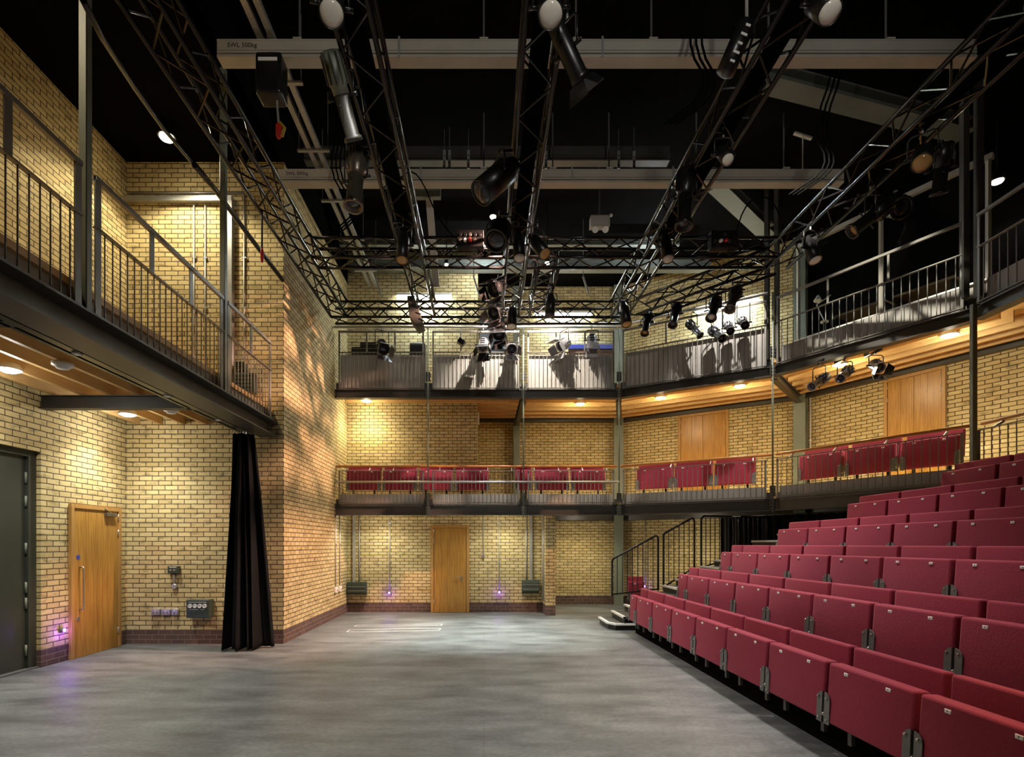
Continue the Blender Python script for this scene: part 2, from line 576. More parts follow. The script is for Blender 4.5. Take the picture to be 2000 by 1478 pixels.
# ------------------------------------------------------------------ setting
def wall(name, p0, p1, z0, z1, mat, holes=(), thick=0.2, u0=0.0, flip=False):
    """upright slab whose seen face runs p0 -> p1 (the room lies on the right-hand side of that walk); holes (u0,u1,z0,z1) go right through"""
    p0, p1 = V((*p0, 0)), V((*p1, 0))
    d = p1 - p0
    Ln = d.length
    d.normalize()
    out = V((-d.y, d.x, 0)) * thick
    us = sorted({0.0, Ln, *[h[0] for h in holes], *[h[1] for h in holes]})
    zs = sorted({z0, z1, *[h[2] for h in holes], *[h[3] for h in holes]})
    us = [u for u in us if 0 <= u <= Ln]
    bm = bmesh.new()
    uvl = bm.loops.layers.uv.new('UVMap')

    def inhole(a, b, c, e):
        return any(h[0] - 1e-6 <= a and b <= h[1] + 1e-6 and h[2] - 1e-6 <= c and e <= h[3] + 1e-6 for h in holes)
    for a, b in zip(us, us[1:]):
        for c, e in zip(zs, zs[1:]):
            if inhole(a, b, c, e):
                continue
            q = [p0 + d * u + V((0, 0, z)) for u, z in ((a, c), (b, c), (b, e), (a, e))]
            uvq = [(u0 + u, z) for u, z in ((a, c), (b, c), (b, e), (a, e))]
            f = bm.faces.new([bm.verts.new(p) for p in q])
            for lp, t in zip(f.loops, uvq):
                lp[uvl].uv = t
            f = bm.faces.new([bm.verts.new(p + out) for p in q[::-1]])
            for lp, t in zip(f.loops, uvq[::-1]):
                lp[uvl].uv = t
            # the four edges, each only where the slab ends
            for i, (nb) in enumerate(((a, b, 'z', c), (c, e, 'u', b), (a, b, 'z', e), (c, e, 'u', a))):
                lo, hi, ax, val = nb
                if ax == 'z':
                    zz = [z for z in zs if (z < val if i == 0 else z > val)]
                    solid = bool(zz) and not inhole(a, b, *((max(zz), val) if i == 0 else (val, min(zz))))
                else:
                    uu = [u for u in us if (u > val if i == 1 else u < val)]
                    solid = bool(uu) and not inhole(*((val, min(uu)) if i == 1 else (max(uu), val)), c, e)
                if solid:
                    continue
                A, B = q[i], q[(i + 1) % 4]
                f = bm.faces.new([bm.verts.new(x) for x in (A, A + out, B + out, B)])
                if ax == 'z':
                    t = [(u0 + lo, val), (u0 + lo, val + thick), (u0 + hi, val + thick), (u0 + hi, val)]
                else:
                    z_a, z_b = (c, e) if i == 1 else (e, c)
                    t = [(u0 + val, z_a), (u0 + val + thick, z_a), (u0 + val + thick, z_b), (u0 + val, z_b)]
                for lp, tt in zip(f.loops, t):
                    lp[uvl].uv = tt
    bmesh.ops.recalc_face_normals(bm, faces=bm.faces)
    me = bpy.data.meshes.new(name)
    bm.to_mesh(me)
    bm.free()
    me.materials.append(mat)
    o = bpy.data.objects.new(name, me)
    C.objects.link(o)
    ORIGIN[o.name] = Matrix.Identity(4)
    return struct(o, WALL_LABEL.get(name), 'wall')


WALL_LABEL = {
    'wall_left': 'yellow brick side wall holding the scenery door and the oak door',
    'wall_recess': 'yellow brick recess wall behind the black curtain and side gallery',
    'wall_return': 'brick return wall running back beside the stage in warm light',
    'wall_return_top': 'black wall strip above the brick return wall',
    'wall_back': 'yellow brick back wall around the oak door under the lower gallery',
    'wall_back_gallery': 'projecting brick wall behind the first gallery seats',
    'wall_back_side': 'side of the projecting brick wall in the galleries',
    'wall_pier_inner': 'brick pier standing beside the green outlet at the back wall',
    'wall_pier_outer': 'brick wall running back behind the pier',
    'wall_back_deep': 'deep yellow brick wall between the green columns',
    'wall_angle': 'first angled yellow brick wall with pale double doors',
    'wall_right': 'second angled yellow brick wall with pale double doors',
    'wall_right_upper': 'black wall above the second angled brick wall',
    'wall_right_side': 'brick side wall beyond the raked seats',
    'wall_front': 'black wall behind the viewpoint facing the stage',
}
XL, YR, XR, YB, YD = -5.75, 8.65, -3.22, 12.7, 14.4     # left wall, recess wall, return wall, projecting back wall, deep back wall
TOP = 8.5
fa = [V((-3.22, 11.58, 0)), V((2.90, 11.58, 0)), V((5.40, 10.08, 0)), V((6.88, 7.58, 0)), V((6.88, 4.6, 0))]   # gallery front line
wb = [V((3.63, 14.4, 0)), V((7.15, 12.1, 0)), V((9.1, 8.3, 0))]                                           # outer wall line

struct(MB().box((-6.2, -4.2, -0.2), (9.6, 15.0, 0.0)).build('floor', M['floor']), 'grey worn stage floor across the whole room', 'floor')
struct(MB().box((-6.2, -4.2, TOP), (9.6, 15.0, TOP + 0.2)).build('ceiling', M['black']), 'black painted ceiling above the lighting rig', 'ceiling')
# big door hole in the left wall: u runs from y=-4
wall('wall_left', (XL, -4), (XL, YR), 0, 7.76, M['brick'], holes=[(4 + 2.6, 4 + 6.98, 0, 2.80)], thick=0.25)
wall('wall_recess', (XL, YR), (XR - 0.25, YR), 0, 7.76, M['brick'], thick=0.25)
struct(MB().box((-6.2, -4.2, 7.75), (-3.24, 9.0, 7.85)).build('ceiling_side_gallery', M['black']), 'lower black ceiling over the side gallery', 'ceiling')
wall('wall_return', (XR, YR), (XR, YB), 0, 7.75, M['brick'], thick=0.25, u0=0.1)
wall('wall_return_top', (XR - .03, -4), (XR - .03, YB), 7.75, TOP, M['black'], thick=0.2)
wall('wall_back', (XR, YB), (1.61, YB), 0, 2.45, M['brick'], thick=0.2)
wall('wall_back_gallery', (XR, YB), (-0.145, YB), 2.45, TOP, M['brick'], thick=0.25)
wall('wall_back_side', (-0.145, YB + 0.02), (-0.145, YD), 2.45, TOP, M['brick'], thick=0.2)
wall('wall_pier_inner', (1.39, YB), (1.39, 12.1), 0, 2.24, M['brick'], thick=0.22, u0=.05)
wall('wall_pier_outer', (1.61, YB), (1.61, YD), 0, 2.24, M['brick'], thick=0.15)
wall('wall_back_deep', (-0.4, YD), (wb[0].x, YD), 0, TOP, M['brick'], thick=0.2, u0=0.05)
# angled walls: ground part, first gallery part with a door, upper part
wall('wall_angle', wb[0].xy, wb[1].xy, 0, TOP, M['brick'], thick=0.2)
wall('wall_right', wb[1].xy, wb[2].xy, 0, 5.0, M['brick'], thick=0.2)
wall('wall_right_upper', wb[1].xy, wb[2].xy, 5.0, TOP, M['black'], thick=0.2)
wall('wall_right_side', wb[2].xy, (9.1, -4), 0, TOP, M['brick'], thick=0.2)
wall('wall_front', (9.1, -4), (XL, -4), 0, TOP, M['black'], thick=0.2)

# ------------------------------------------------------------------ gallery decks, beams, columns
UP = V((0, 0, 1))


def deck(name, pts, z0, z1, mat, label):
    o = MB().prism([(p[0], p[1], z0) for p in pts], (0, 0, z1 - z0)).build(name, mat)
    return struct(o, label, 'floor')


back_pts = [(-3.22, 11.76), (2.94, 11.76), (5.54, 10.20), (7.07, 7.63), (7.07, 4.6), (9.1, 4.6), (9.1, 8.3), (7.15, 12.1), (3.63, 14.4), (-3.22, 14.4)]
deck('floor_lower_gallery', back_pts, 2.47, 2.58, M['deck'], 'timber deck of the lower gallery behind its railings')
deck('floor_upper_gallery', back_pts, 5.06, 5.10, M['deck'], 'timber deck of the upper gallery over the red gallery seats')
deck('floor_side_gallery', [(XL, -4), (-3.4, -4), (-3.4, YR), (XL, YR)], 3.73, 3.79, M['deck'], 'timber deck of the side gallery over the wooden door')

JOISTS = 0


def joist(p0, p1, z0, z1, wd, label, grp, mat=None):
    o = MB().beam((*p0, (z0 + z1) / 2), (*p1, (z0 + z1) / 2), wd, z1 - z0).build('joist', mat or M['joist'])
    return tag(o, label, 'joist', grp)


ORD = ['first', 'second', 'third', 'fourth', 'fifth', 'sixth', 'seventh', 'eighth', 'ninth', 'tenth']
# side gallery: joists run into the recess wall, cross beams carry them
for k in range(6):
    x = -5.55 + k * 0.36
    joist((x, -3.9), (x, 8.64), 3.53, 3.73, 0.05, f'pine joist under the side gallery, {ORD[k]} from the side brick wall', 'side gallery joists')
for k, y in enumerate((7.0, 4.3)):
    t = thing('cross_beam', 'dark steel cross beam under the side gallery joists, ' + ('nearer the recess wall' if k == 0 else 'further from the recess wall'), 'beam', (-4.6, y, 3.36), 'side gallery cross beams')
    MB().box((XL, y - 0.06, 3.36), (-3.45, y + 0.06, 3.375)).build('flange', M['dark_steel'], t)
    MB().box((XL, y - 0.06, 3.515), (-3.45, y + 0.06, 3.53)).build('flange', M['dark_steel'], t)
    MB().box((XL, y - 0.02, 3.375), (-3.45, y + 0.02, 3.515)).build('web', M['dark_steel'], t)


def ibeam(name, p0, p1, z0, z1, wd, label, cat, grp, mat, side=1):
    """I beam whose room-side flange edge runs p0 -> p1, width wd to the left-hand side of the walk"""
    p0, p1 = V((p0[0], p0[1], 0)), V((p1[0], p1[1], 0))
    d = (p1 - p0).normalized()
    n = V((-d.y, d.x, 0)) * side
    t = thing(name, label, cat, ((p0 + p1) / 2) + V((0, 0, z0)), grp)
    o = n * wd / 2
    MB().beam(p0 + o + UP * (z0 + .008), p1 + o + UP * (z0 + .008), wd, .016).build('flange', mat, t)
    MB().beam(p0 + o + UP * (z1 - .008), p1 + o + UP * (z1 - .008), wd, .016).build('flange', mat, t)
    MB().beam(p0 + o + UP * (z0 + z1) / 2, p1 + o + UP * (z0 + z1) / 2, .014, z1 - z0 - .03).build('web', mat, t)
    return t


ibeam('edge_beam', (-3.30, -3.9), (-3.30, YR - 0.01), 3.32, 3.56, 0.30, 'wide dark steel beam along the edge of the side gallery', 'beam', None, M['steel'])
BAYS = [(V((-3.22, 11.58, 0)), V((-1.20, 11.58, 0))), (V((-1.20, 11.58, 0)), V((0.85, 11.58, 0))), (V((0.85, 11.58, 0)), fa[1]), (fa[1], fa[2]), (fa[2], fa[3]), (fa[3], fa[4])]
BAYN = ['bay beside the brick return wall', 'middle straight bay', 'straight bay before the angle', 'first angled bay', 'second angled bay', 'side bay over the top seats']
for k, (a, b) in enumerate(BAYS):
    e1 = ibeam('edge_beam', a.xy, b.xy, 2.23, 2.46, 0.16, 'dark steel edge beam of the lower gallery, ' + BAYN[k], 'beam', 'lower gallery edge beams', M['steel'])
    e2 = ibeam('edge_beam', a.xy, b.xy, 4.76, 4.94, 0.16, 'dark steel edge beam of the upper gallery, ' + BAYN[k], 'beam', 'upper gallery edge beams', M['steel'])
    d = (b - a).normalized()
    n = V((-d.y, d.x, 0)) * .15
    MB().beam(a + n + UP * 5.03, b + n + UP * 5.03, .016, .18).build('edge_trim', M['steel'], e2)
    MB().beam(a + n + UP * 2.525, b + n + UP * 2.525, .016, .13).build('edge_trim', M['steel'], e1)

# joists of the upper gallery, parallel to the front of each bay
wallline = {3: (wb[0], wb[1]), 4: (wb[1], wb[2])}
for k in range(6):
    f = (k + 1) / 7
    y = 11.74 + f * 2.6
    nm = ORD[k]
    x0 = -3.2 if y < 12.68 else -0.12
    xb = fa[1].x + (wb[0].x - fa[1].x) * (y - 11.58) / (14.4 - 11.58)
    joist((x0, y), (xb - 0.05, y), 4.89, 5.06, 0.05, f'pine joist under the straight upper gallery, {nm} from its edge', 'upper gallery joists')
    a = fa[1].lerp(wb[0], f * 0.96 + 0.03)
    b = fa[2].lerp(wb[1], f * 0.96 + 0.03)
    joist(a.lerp(b, 0.015).xy, a.lerp(b, 0.985).xy, 4.89, 5.06, 0.05, f'pine joist under the first angled upper gallery bay, {nm} from its edge', 'upper gallery joists')
    a, b = fa[2].lerp(wb[1], f * 0.96 + 0.03), fa[3].lerp(wb[2], f * 0.96 + 0.03)
    joist(a.lerp(b, 0.015).xy, a.lerp(b, 0.985).xy, 4.89, 5.06, 0.05, f'pine joist under the second angled upper gallery bay, {nm} from its edge', 'upper gallery joists')


def rbeam(a, b, label, z0=4.72, z1=4.885):
    t = thing('cross_beam', label, 'beam', (*V(a).lerp(V(b), .5).xy, z0), 'upper gallery cross beams')
    MB().beam((*V(a).xy, z0 + .008), (*V(b).xy, z0 + .008), .12, .016).build('flange', M['steel'], t)
    MB().beam((*V(a).xy, z1 - .008), (*V(b).xy, z1 - .008), .12, .016).build('flange', M['steel'], t)
    MB().beam((*V(a).xy, (z0 + z1) / 2), (*V(b).xy, (z0 + z1) / 2), .02, z1 - z0 - .03).build('web', M['steel'], t)


rbeam((0.87, 11.74, 0), (0.87, 14.25, 0), 'dark cross beam under the upper gallery in line with the middle green column')
rbeam(fa[1].lerp(wb[0], .06), fa[1].lerp(wb[0], .97), 'dark cross beam under the upper gallery at the first corner')
rbeam(fa[2].lerp(wb[1], .06), fa[2].lerp(wb[1], .97), 'dark raking cross beam under the upper gallery at the second corner')
for nm, a, b in (('deep back wall', V((-0.12, 14.32, 0)), V((3.6, 14.32, 0))), ('first angled wall', wb[0], wb[1]), ('second angled wall', wb[1], wb[2])):
    d = (b - a).normalized()
    n = V((d.y, -d.x, 0)) * 0.07
    for z0, z1, lv in ((4.84, 5.04, 'upper'), (2.24, 2.46, 'lower')):
        o = MB().beam(a + n + UP * (z0 + z1) / 2, b + n + UP * (z0 + z1) / 2, .13, z1 - z0).build('wall_beam', M['steel'])
        tag(o, f'dark steel beam along the {nm} under the {lv} gallery', 'beam')


def column(x, y, z0, z1, label, wx=0.17, wy=0.17, mat=None, rz=0.0):
    t = thing('steel_column', label, 'column', (x, y, z0), rz=rz)
    o = bpy.data.objects
    c, s = math.cos(rz), math.sin(rz)
    ax, ay = V((c, s, 0)), V((-s, c, 0))
    ctr = V((x, y, (z0 + z1) / 2))
    hz = UP * (z1 - z0) / 2
    MB().obox(ctr + ay * (wy / 2 - .007), ax * wx / 2, ay * .007, hz).build('flange', mat, t)
    MB().obox(ctr - ay * (wy / 2 - .007), ax * wx / 2, ay * .007, hz).build('flange', mat, t)
    MB().obox(ctr, ax * .006, ay * (wy / 2 - .014), hz).build('web', mat, t)
    return t


column(0.86, 14.22, 0, 8.4, 'grey green steel column against the deep back wall', mat=M['steel_grey'])
column(3.55, 14.15, 0, 8.4, 'grey green steel column at the first corner of the brick walls', 0.24, 0.2, M['steel_grey'], R_(-15))
column(7.02, 11.92, 0, 8.4, 'grey green steel column at the second corner of the brick walls', 0.24, 0.2, M['steel_grey'], R_(-45))

# side gallery roof posts
for y, nm in ((4.54, 'in the middle of'), (6.95, 'near the recess wall on')):
    o = MB().box((-3.40, y - 0.035, 3.56), (-3.33, y + 0.035, 7.745)).bevel(.006, 1).build('roof_post', M['steel_grey'])
    tag(o, f'tall square steel post {nm} the side gallery edge', 'post', 'side gallery posts')


def hanger(x, y, z0, z1, r, label, mat, cats='hanger'):
    t = thing('hanger_rod', label, 'rod', (x, y, z0), 'gallery hanger rods')
    MB().tube((x, y, z0), (x, y, z1), r, 8).build('rod', mat, t)
    for z in (2.33, 2.60, 4.85, 5.2):
        if z0 <= z <= z1:
            MB().box((x - .05, y - .012, z - .10), (x + .05, y + .012, z + .10)).build('plate', M['steel'], t)
            for dx in (-.03, .03):
                for dz in (-.06, .0, .06):
                    MB().tube((x + dx, y - .012, z + dz), (x + dx, y - .024, z + dz), .010, 6).build('bolt', M['bracket'], t)


hanger(-1.20, 11.55, 2.2, 6.3, .016, 'thin steel hanger rod between the two straight gallery bays nearest the return wall', M['steel_grey'])
hanger(0.85, 11.55, 2.2, 6.3, .016, 'thin steel hanger rod in line with the middle green column', M['steel_grey'])
hanger(2.90, 11.53, 2.2, 6.3, .016, 'thin steel hanger rod at the first corner of the galleries', M['steel_grey'])
hanger(5.40, 10.05, 2.2, 6.3, .018, 'thin steel hanger rod at the second corner of the galleries', M['steel_grey'])
o = MB().box((6.80, 7.47, 2.2), (6.865, 7.535, 4.95)).bevel(.008, 1).build('gallery_post', M['steel_grey'])
tag(o, 'square grey green post between the two galleries at the third corner', 'post')
for (x, y, nm, rz) in ((5.41, 10.10, 'second', 45), (6.90, 7.59, 'third', 75)):
    t = thing('roof_column', f'dark paired steel column rising to the roof at the {nm} gallery corner', 'column', (x, y, 5.1))
    c, s = math.cos(R_(rz)), math.sin(R_(rz))
    for k in (-1, 1):
        MB().obox((x + c * .0 - s * k * .085 + .03, y + s * .0 + c * k * .085 + .05, 6.8), V((c, s, 0)) * .055, V((-s, c, 0)) * .035, UP * 1.7).build('channel', M['steel'], t)

# ------------------------------------------------------------------ railings
BAL = None


def railing(name, p0, p1, zb, zr, label, grp, n, zt=None, board=None, board_off=0.06, post=0.04, brackets=0, uprights=(), r=.0065, mat=None, mid=None):
    """p0,p1 2D ends (front face line); zb bottom rail, zr baluster rail, zt frame top"""
    mat = mat or M['rail']
    p0, p1 = V((p0[0], p0[1], 0)), V((p1[0], p1[1], 0))
    d = (p1 - p0)
    Ln = d.length
    d.normalize()
    nrm = V((-d.y, d.x, 0))
    t = thing(name, label, 'railing', p0.lerp(p1, .5) + UP * zb, grp)
    top = zt if zt else zr
    for p, k in ((p0, 1), (p1, -1)):
        MB().beam(p + d * k * post / 2 + UP * (zb - .02), p + d * k * post / 2 + UP * top, .014, post, up=d).build('post', mat, t)
    MB().beam(p0 + UP * (zr - .006), p1 + UP * (zr - .006), .045, .012).build('top_rail', mat, t)
    MB().beam(p0 + UP * (zb + .006), p1 + UP * (zb + .006), .045, .012).build('bottom_rail', mat, t)
    if zt:
        MB().beam(p0 + UP * (zt - .02), p1 + UP * (zt - .02), .04, .04).build('upper_rail', mat, t)
    for f in uprights:
        p = p0.lerp(p1, f)
        MB().beam(p + UP * zr, p + UP * (zt - .04), .014, post * .9, up=d).build('upright', mat, t)
    me = MB().tube((0, 0, 0), (0, 0, zr - zb - .022), r, 6).mesh('baluster', mat)
    base = ORIGIN[t.name].inverted()
    a, b = p0 + d * post, p1 - d * post
    for i in range(n):
        inst('baluster', me, t, base @ (a.lerp(b, (i + .5) / n) + UP * (zb + .011)))
    if board:
        z0, z1 = board
        MB().beam(p0 + d * .03 + nrm * board_off + UP * (z0 + z1) / 2, p1 - d * .03 + nrm * board_off + UP * (z0 + z1) / 2, .012, z1 - z0).build('kick_board', M['board'], t)
    for i in range(brackets):
        p = p0.lerp(p1, (i + .3) / (brackets - .4) if brackets > 1 else .5)
        MB().beam(p + UP * (zr - .01), p + nrm * .145 + UP * (zr + .08), .012, .035).build('rail_bracket', M['galv'], t)
    return t


# side gallery: three panels
X = -3.35
railing('balcony_railing', (X, 1.2), (X, 4.47), 3.57, 4.34, 'steel railing panel of the side gallery nearest the camera end', 'side gallery railings', 32, 4.78, (3.57, 3.82), .10, .07, 0, (.79,))
railing('balcony_railing', (X, 4.63), (X, 6.90), 3.57, 4.34, 'middle steel railing panel of the side gallery between two posts', 'side gallery railings', 21, 4.78, (3.57, 3.82), .10, .07, 0, (.35, .67))
railing('balcony_railing', (X, 7.02), (X, 8.46), 3.57, 4.34, 'short steel railing panel of the side gallery beside the recess wall', 'side gallery railings', 13, 4.78, (3.57, 3.82), .10, .06, 0, (.5,))

ends = []
for k, (a, b) in enumerate(BAYS):
    d = (b - a).normalized()
    g0 = .09
    ends.append((a + d * g0, b - d * g0))
NB = [21, 21, 21, 28, 26, 24]
for k, (a, b) in enumerate(ends):
    railing('gallery_railing', a.xy, b.xy, 2.49, 3.19, 'steel railing of the lower gallery, ' + BAYN[k], 'lower gallery railings', NB[k], None, (2.43, 2.69), .05, .035, 4)
for k, (a, b) in enumerate(ends):
    full = k < 4
    railing('gallery_railing', a.xy, b.xy, 4.96, 5.74, 'steel railing of the upper gallery, ' + BAYN[k], 'upper gallery railings', NB[k] if k < 4 else 24, 6.2, (4.96, 5.70) if full else (4.96, 5.30), .07 if full else .11, .035, 0, (.33, .66))

# timber handrails above the lower gallery railings
hr = [('straight', fa[0], fa[1]), ('first angled', fa[1], fa[2]), ('second angled', fa[2], fa[3]), ('side', fa[3], fa[4])]
hn = V((0, .15, 0))
for nm, a, b in hr:
    d = (b - a).normalized()
    n = V((-d.y, d.x, 0)) * .15
    o = MB().beam(a + n + UP * 3.30, b + n + UP * 3.30, .07, .045).bevel(.012, 2).build('timber_handrail', M['handrail'])
    tag(o, f'varnished timber handrail along the {nm} part of the lower gallery', 'handrail', 'lower gallery handrails')

# lighting bars in front of the upper and lower galleries
t = thing('lighting_bar', 'long grey lighting bar along the straight upper gallery carrying spotlights', 'pipe', (-.15, 11.45, 6.23))
MB().tube((-3.2, 11.45, 6.23), (2.95, 11.45, 6.23), .026, 10).build('tube', M['galv'], t)
for x in (-1.2, .85, 2.86):
    MB().tube((x, 11.45, 6.23), (x, 11.57, 6.23), .014, 6).build('bracket', M['galv'], t)
a, b = fa[1] + V((-.10, -.26, 0)), fa[2] + V((-.2, -.24, 0))
t = thing('lighting_bar', 'grey lighting bar along the angled upper gallery with a cluster of spotlights', 'pipe', a.lerp(b, .5) + UP * 6.2)
MB().tube(a + UP * 6.2, b + UP * 6.2, .026, 10).build('tube', M['galv'], t)
for f in (.03, .97):
    p = a.lerp(b, f) + UP * 6.2
    MB().tube(p, p + V((.13, .22, 0)), .014, 6).build('bracket', M['galv'], t)
t = thing('lighting_bar', 'grey pipe running across the straight lower gallery railing', 'pipe', (-.15, 11.42, 2.93))
MB().tube((-3.15, 11.44, 2.93), (2.88, 11.44, 2.93), .022, 10).build('tube', M['galv'], t)
for x in (-3.1, -1.2, .85, 2.86):
    MB().tube((x, 11.44, 2.93), (x, 11.58, 2.93), .016, 6).build('bracket', M['galv'], t)

# ------------------------------------------------------------------ doors


def door(name, p0, p1, z0, z1, label, leaves=1, fw=.06, planks=4, hand=1, pull=False, lever=False, hinges=True, closer=False):
    """framed timber door standing in the wall face p0 -> p1 (room on the right-hand side)"""
    p0, p1 = V((p0[0], p0[1], 0)), V((p1[0], p1[1], 0))
    d = p1 - p0
    Ln = d.length
    d.normalize()
    n = V((d.y, -d.x, 0))           # into the room
    t = struct(thing(name, label, 'door', p0.lerp(p1, .5) + UP * z0), label, 'door')
    zc = (z0 + z1) / 2
    for p, k in ((p0, 1), (p1, -1)):
        MB().obox(p + d * k * fw / 2 + UP * zc, d * fw / 2, n * .045, UP * (z1 - z0) / 2).bevel(.004, 1).build('door_frame', M['frame'], t)
    MB().obox(p0.lerp(p1, .5) + UP * (z1 - fw / 2), d * (Ln / 2 - fw), n * .045, UP * fw / 2).build('door_frame', M['frame'], t)
    a, b = p0 + d * (fw + .004), p1 - d * (fw + .004)
    lw = (b - a).length / leaves
    for k in range(leaves):
        m = MB()
        pw = (lw - .004) / planks
        q0 = a + d * (k * lw + .002)
        for i in range(planks):
            q = q0 + d * ((i + .5) * pw)
            m.obox(q + n * .016 + UP * ((z0 + z1 - fw) / 2), d * (pw / 2 - .0015), n * .012, UP * ((z1 - fw - z0) / 2 - .004))
        m.obox(q0 + d * (lw / 2 - .002) + n * .010 + UP * ((z0 + z1 - fw) / 2), d * (lw / 2 - .003), n * .008, UP * ((z1 - fw - z0) / 2 - .004))
        lf = m.build('door_leaf', M['door'], t)
        hs = a + d * (.0 if (hand > 0) == (k == 0) else lw) if leaves == 1 else (a if k == 0 else b)
        if hinges:
            for f in (.12, .82, .93):
                MB().tube(hs + n * .035 + UP * (z0 + (z1 - z0) * f - .05), hs + n * .035 + UP * (z0 + (z1 - z0) * f + .05), .010, 8).build('hinge', M['chrome'], t)
        if lever:
            s = a + d * (lw * .86)
            z = z0 + .83
            MB().lathe(s + n * .028 + UP * z, n, [(0, .025), (.008, .025)]).build('handle_rose', M['chrome'], t)
            MB().pipe([s + n * .03 + UP * z, s + n * .07 + UP * z, s + n * .075 - d * .02 + UP * z, s + n * .075 - d * .13 + UP * z], .010).build('handle', M['chrome'], t, 'brushed steel lever handle')
            MB().lathe(s + n * .028 + UP * (z - .075), n, [(0, .022), (.008, .022)]).build('lock_escutcheon', M['chrome'], t)
        if pull:
            s = a + d * (lw * .115)
            MB().pipe([s + n * .028 + UP * (z0 + .68), s + n * .08 + UP * (z0 + .68), s + n * .085 + UP * (z0 + .70), s + n * .085 + UP * (z0 + 1.26), s + n * .08 + UP * (z0 + 1.28), s + n * .028 + UP * (z0 + 1.28)], .011).build('pull_handle', M['chrome'], t, 'tall chrome pull handle')
            s2 = a + d * (lw * .085)
            MB().lathe(s2 + n * .028 + UP * (z0 + .55), n, [(0, .028), (.01, .028)]).build('lock_escutcheon', M['chrome'], t)
            MB().lathe(s2 + n * .028 + UP * (z0 + 1.42), n, [(0, .034), (.004, .034)]).build('sign_disc', M['blue'], t, 'small round blue door sign')
        if closer:
            s = a + d * (lw * .78)
            MB().obox(s + n * .055 + UP * (z1 - fw - .06), d * .11, n * .025, UP * .028).bevel(.005, 1).build('door_closer', M['bronze'], t)
            MB().tube(s + n * .06 + UP * (z1 - fw - .03), s - d * .12 + n * .05 + UP * (z1 - .03), .008, 6).build('closer_arm', M['chrome'], t)
    return t


door('door_1', (XL, 7.44), (XL, 8.47), 0, 2.17, 'oak plank door with a tall pull handle in the side recess wall', 1, .06, 4, -1, pull=True, closer=True)
door('door_2', (-1.25, YB), (-.345, YB), 0, 2.06, 'oak plank door with a lever handle under the lower gallery', 1, .065, 4, 1, lever=True)
da = (wb[1] - wb[0]).normalized()
cen = wb[0].lerp(wb[1], .5025)
door('door_3', (wb[0] + da * ((wb[1] - wb[0]).length * .5025 - .585)).xy, (wb[0] + da * ((wb[1] - wb[0]).length * .5025 + .585)).xy, 2.58, 4.84, 'pale oak double doors in the first angled wall of the lower gallery', 2, .06, 2)


def on_wall2(xd):
    """distance along the second angled wall at which X/D equals xd"""
    dd = (wb[2] - wb[1]).normalized()
    return (xd * wb[1].y - wb[1].x) / (dd.x - xd * dd.y)


dd = (wb[2] - wb[1]).normalized()
s0, s1 = on_wall2((1728 - VPX) / FPX), on_wall2((1849 - VPX) / FPX)
door('door_4', (wb[1] + dd * s0).xy, (wb[1] + dd * s1).xy, 2.58, 4.84, 'pale oak double doors in the second angled wall of the lower gallery', 2, .06, 2)

# big painted scenery door set back in the left wall
t = struct(thing('door_5', 'huge dark grey green scenery door set into the side wall', 'door', (XL - .1, 4.8, 0)), 'huge dark grey green scenery door set into the side wall', 'door')
MB().box((XL - .16, 2.6, .02), (XL - .10, 6.86, 2.72)).build('door_leaf', M['green_door'], t)
MB().box((XL - .18, 6.86, 0), (XL - .06, 6.98, 2.80)).build('door_frame', M['green_door'], t)
MB().box((XL - .18, 2.6, 2.72), (XL - .06, 6.86, 2.80)).build('door_frame', M['green_door'], t)
for z in (.25, .85, 1.05, 1.55, 2.15, 2.45):
    MB().tube((XL - .085, 6.85, z - .07), (XL - .085, 6.85, z + .07), .014, 10).build('hinge', M['steel_grey'], t)
o = MB().box((XL - .17, 2.6, 0.0), (XL - .02, 6.98, .022)).build('trim_1', M['bracket'])
struct(o, 'metal threshold under the scenery door', 'threshold')

# ------------------------------------------------------------------ retractable seating
ROWS = 6
PITCH, RISE = 0.78, 0.387
RX = [2.62 + PITCH * i for i in range(ROWS)]
RX[5] -= .03
REND = [9.755, 9.50, 9.57, 9.15, 8.56, 7.69]
RW = 0.862


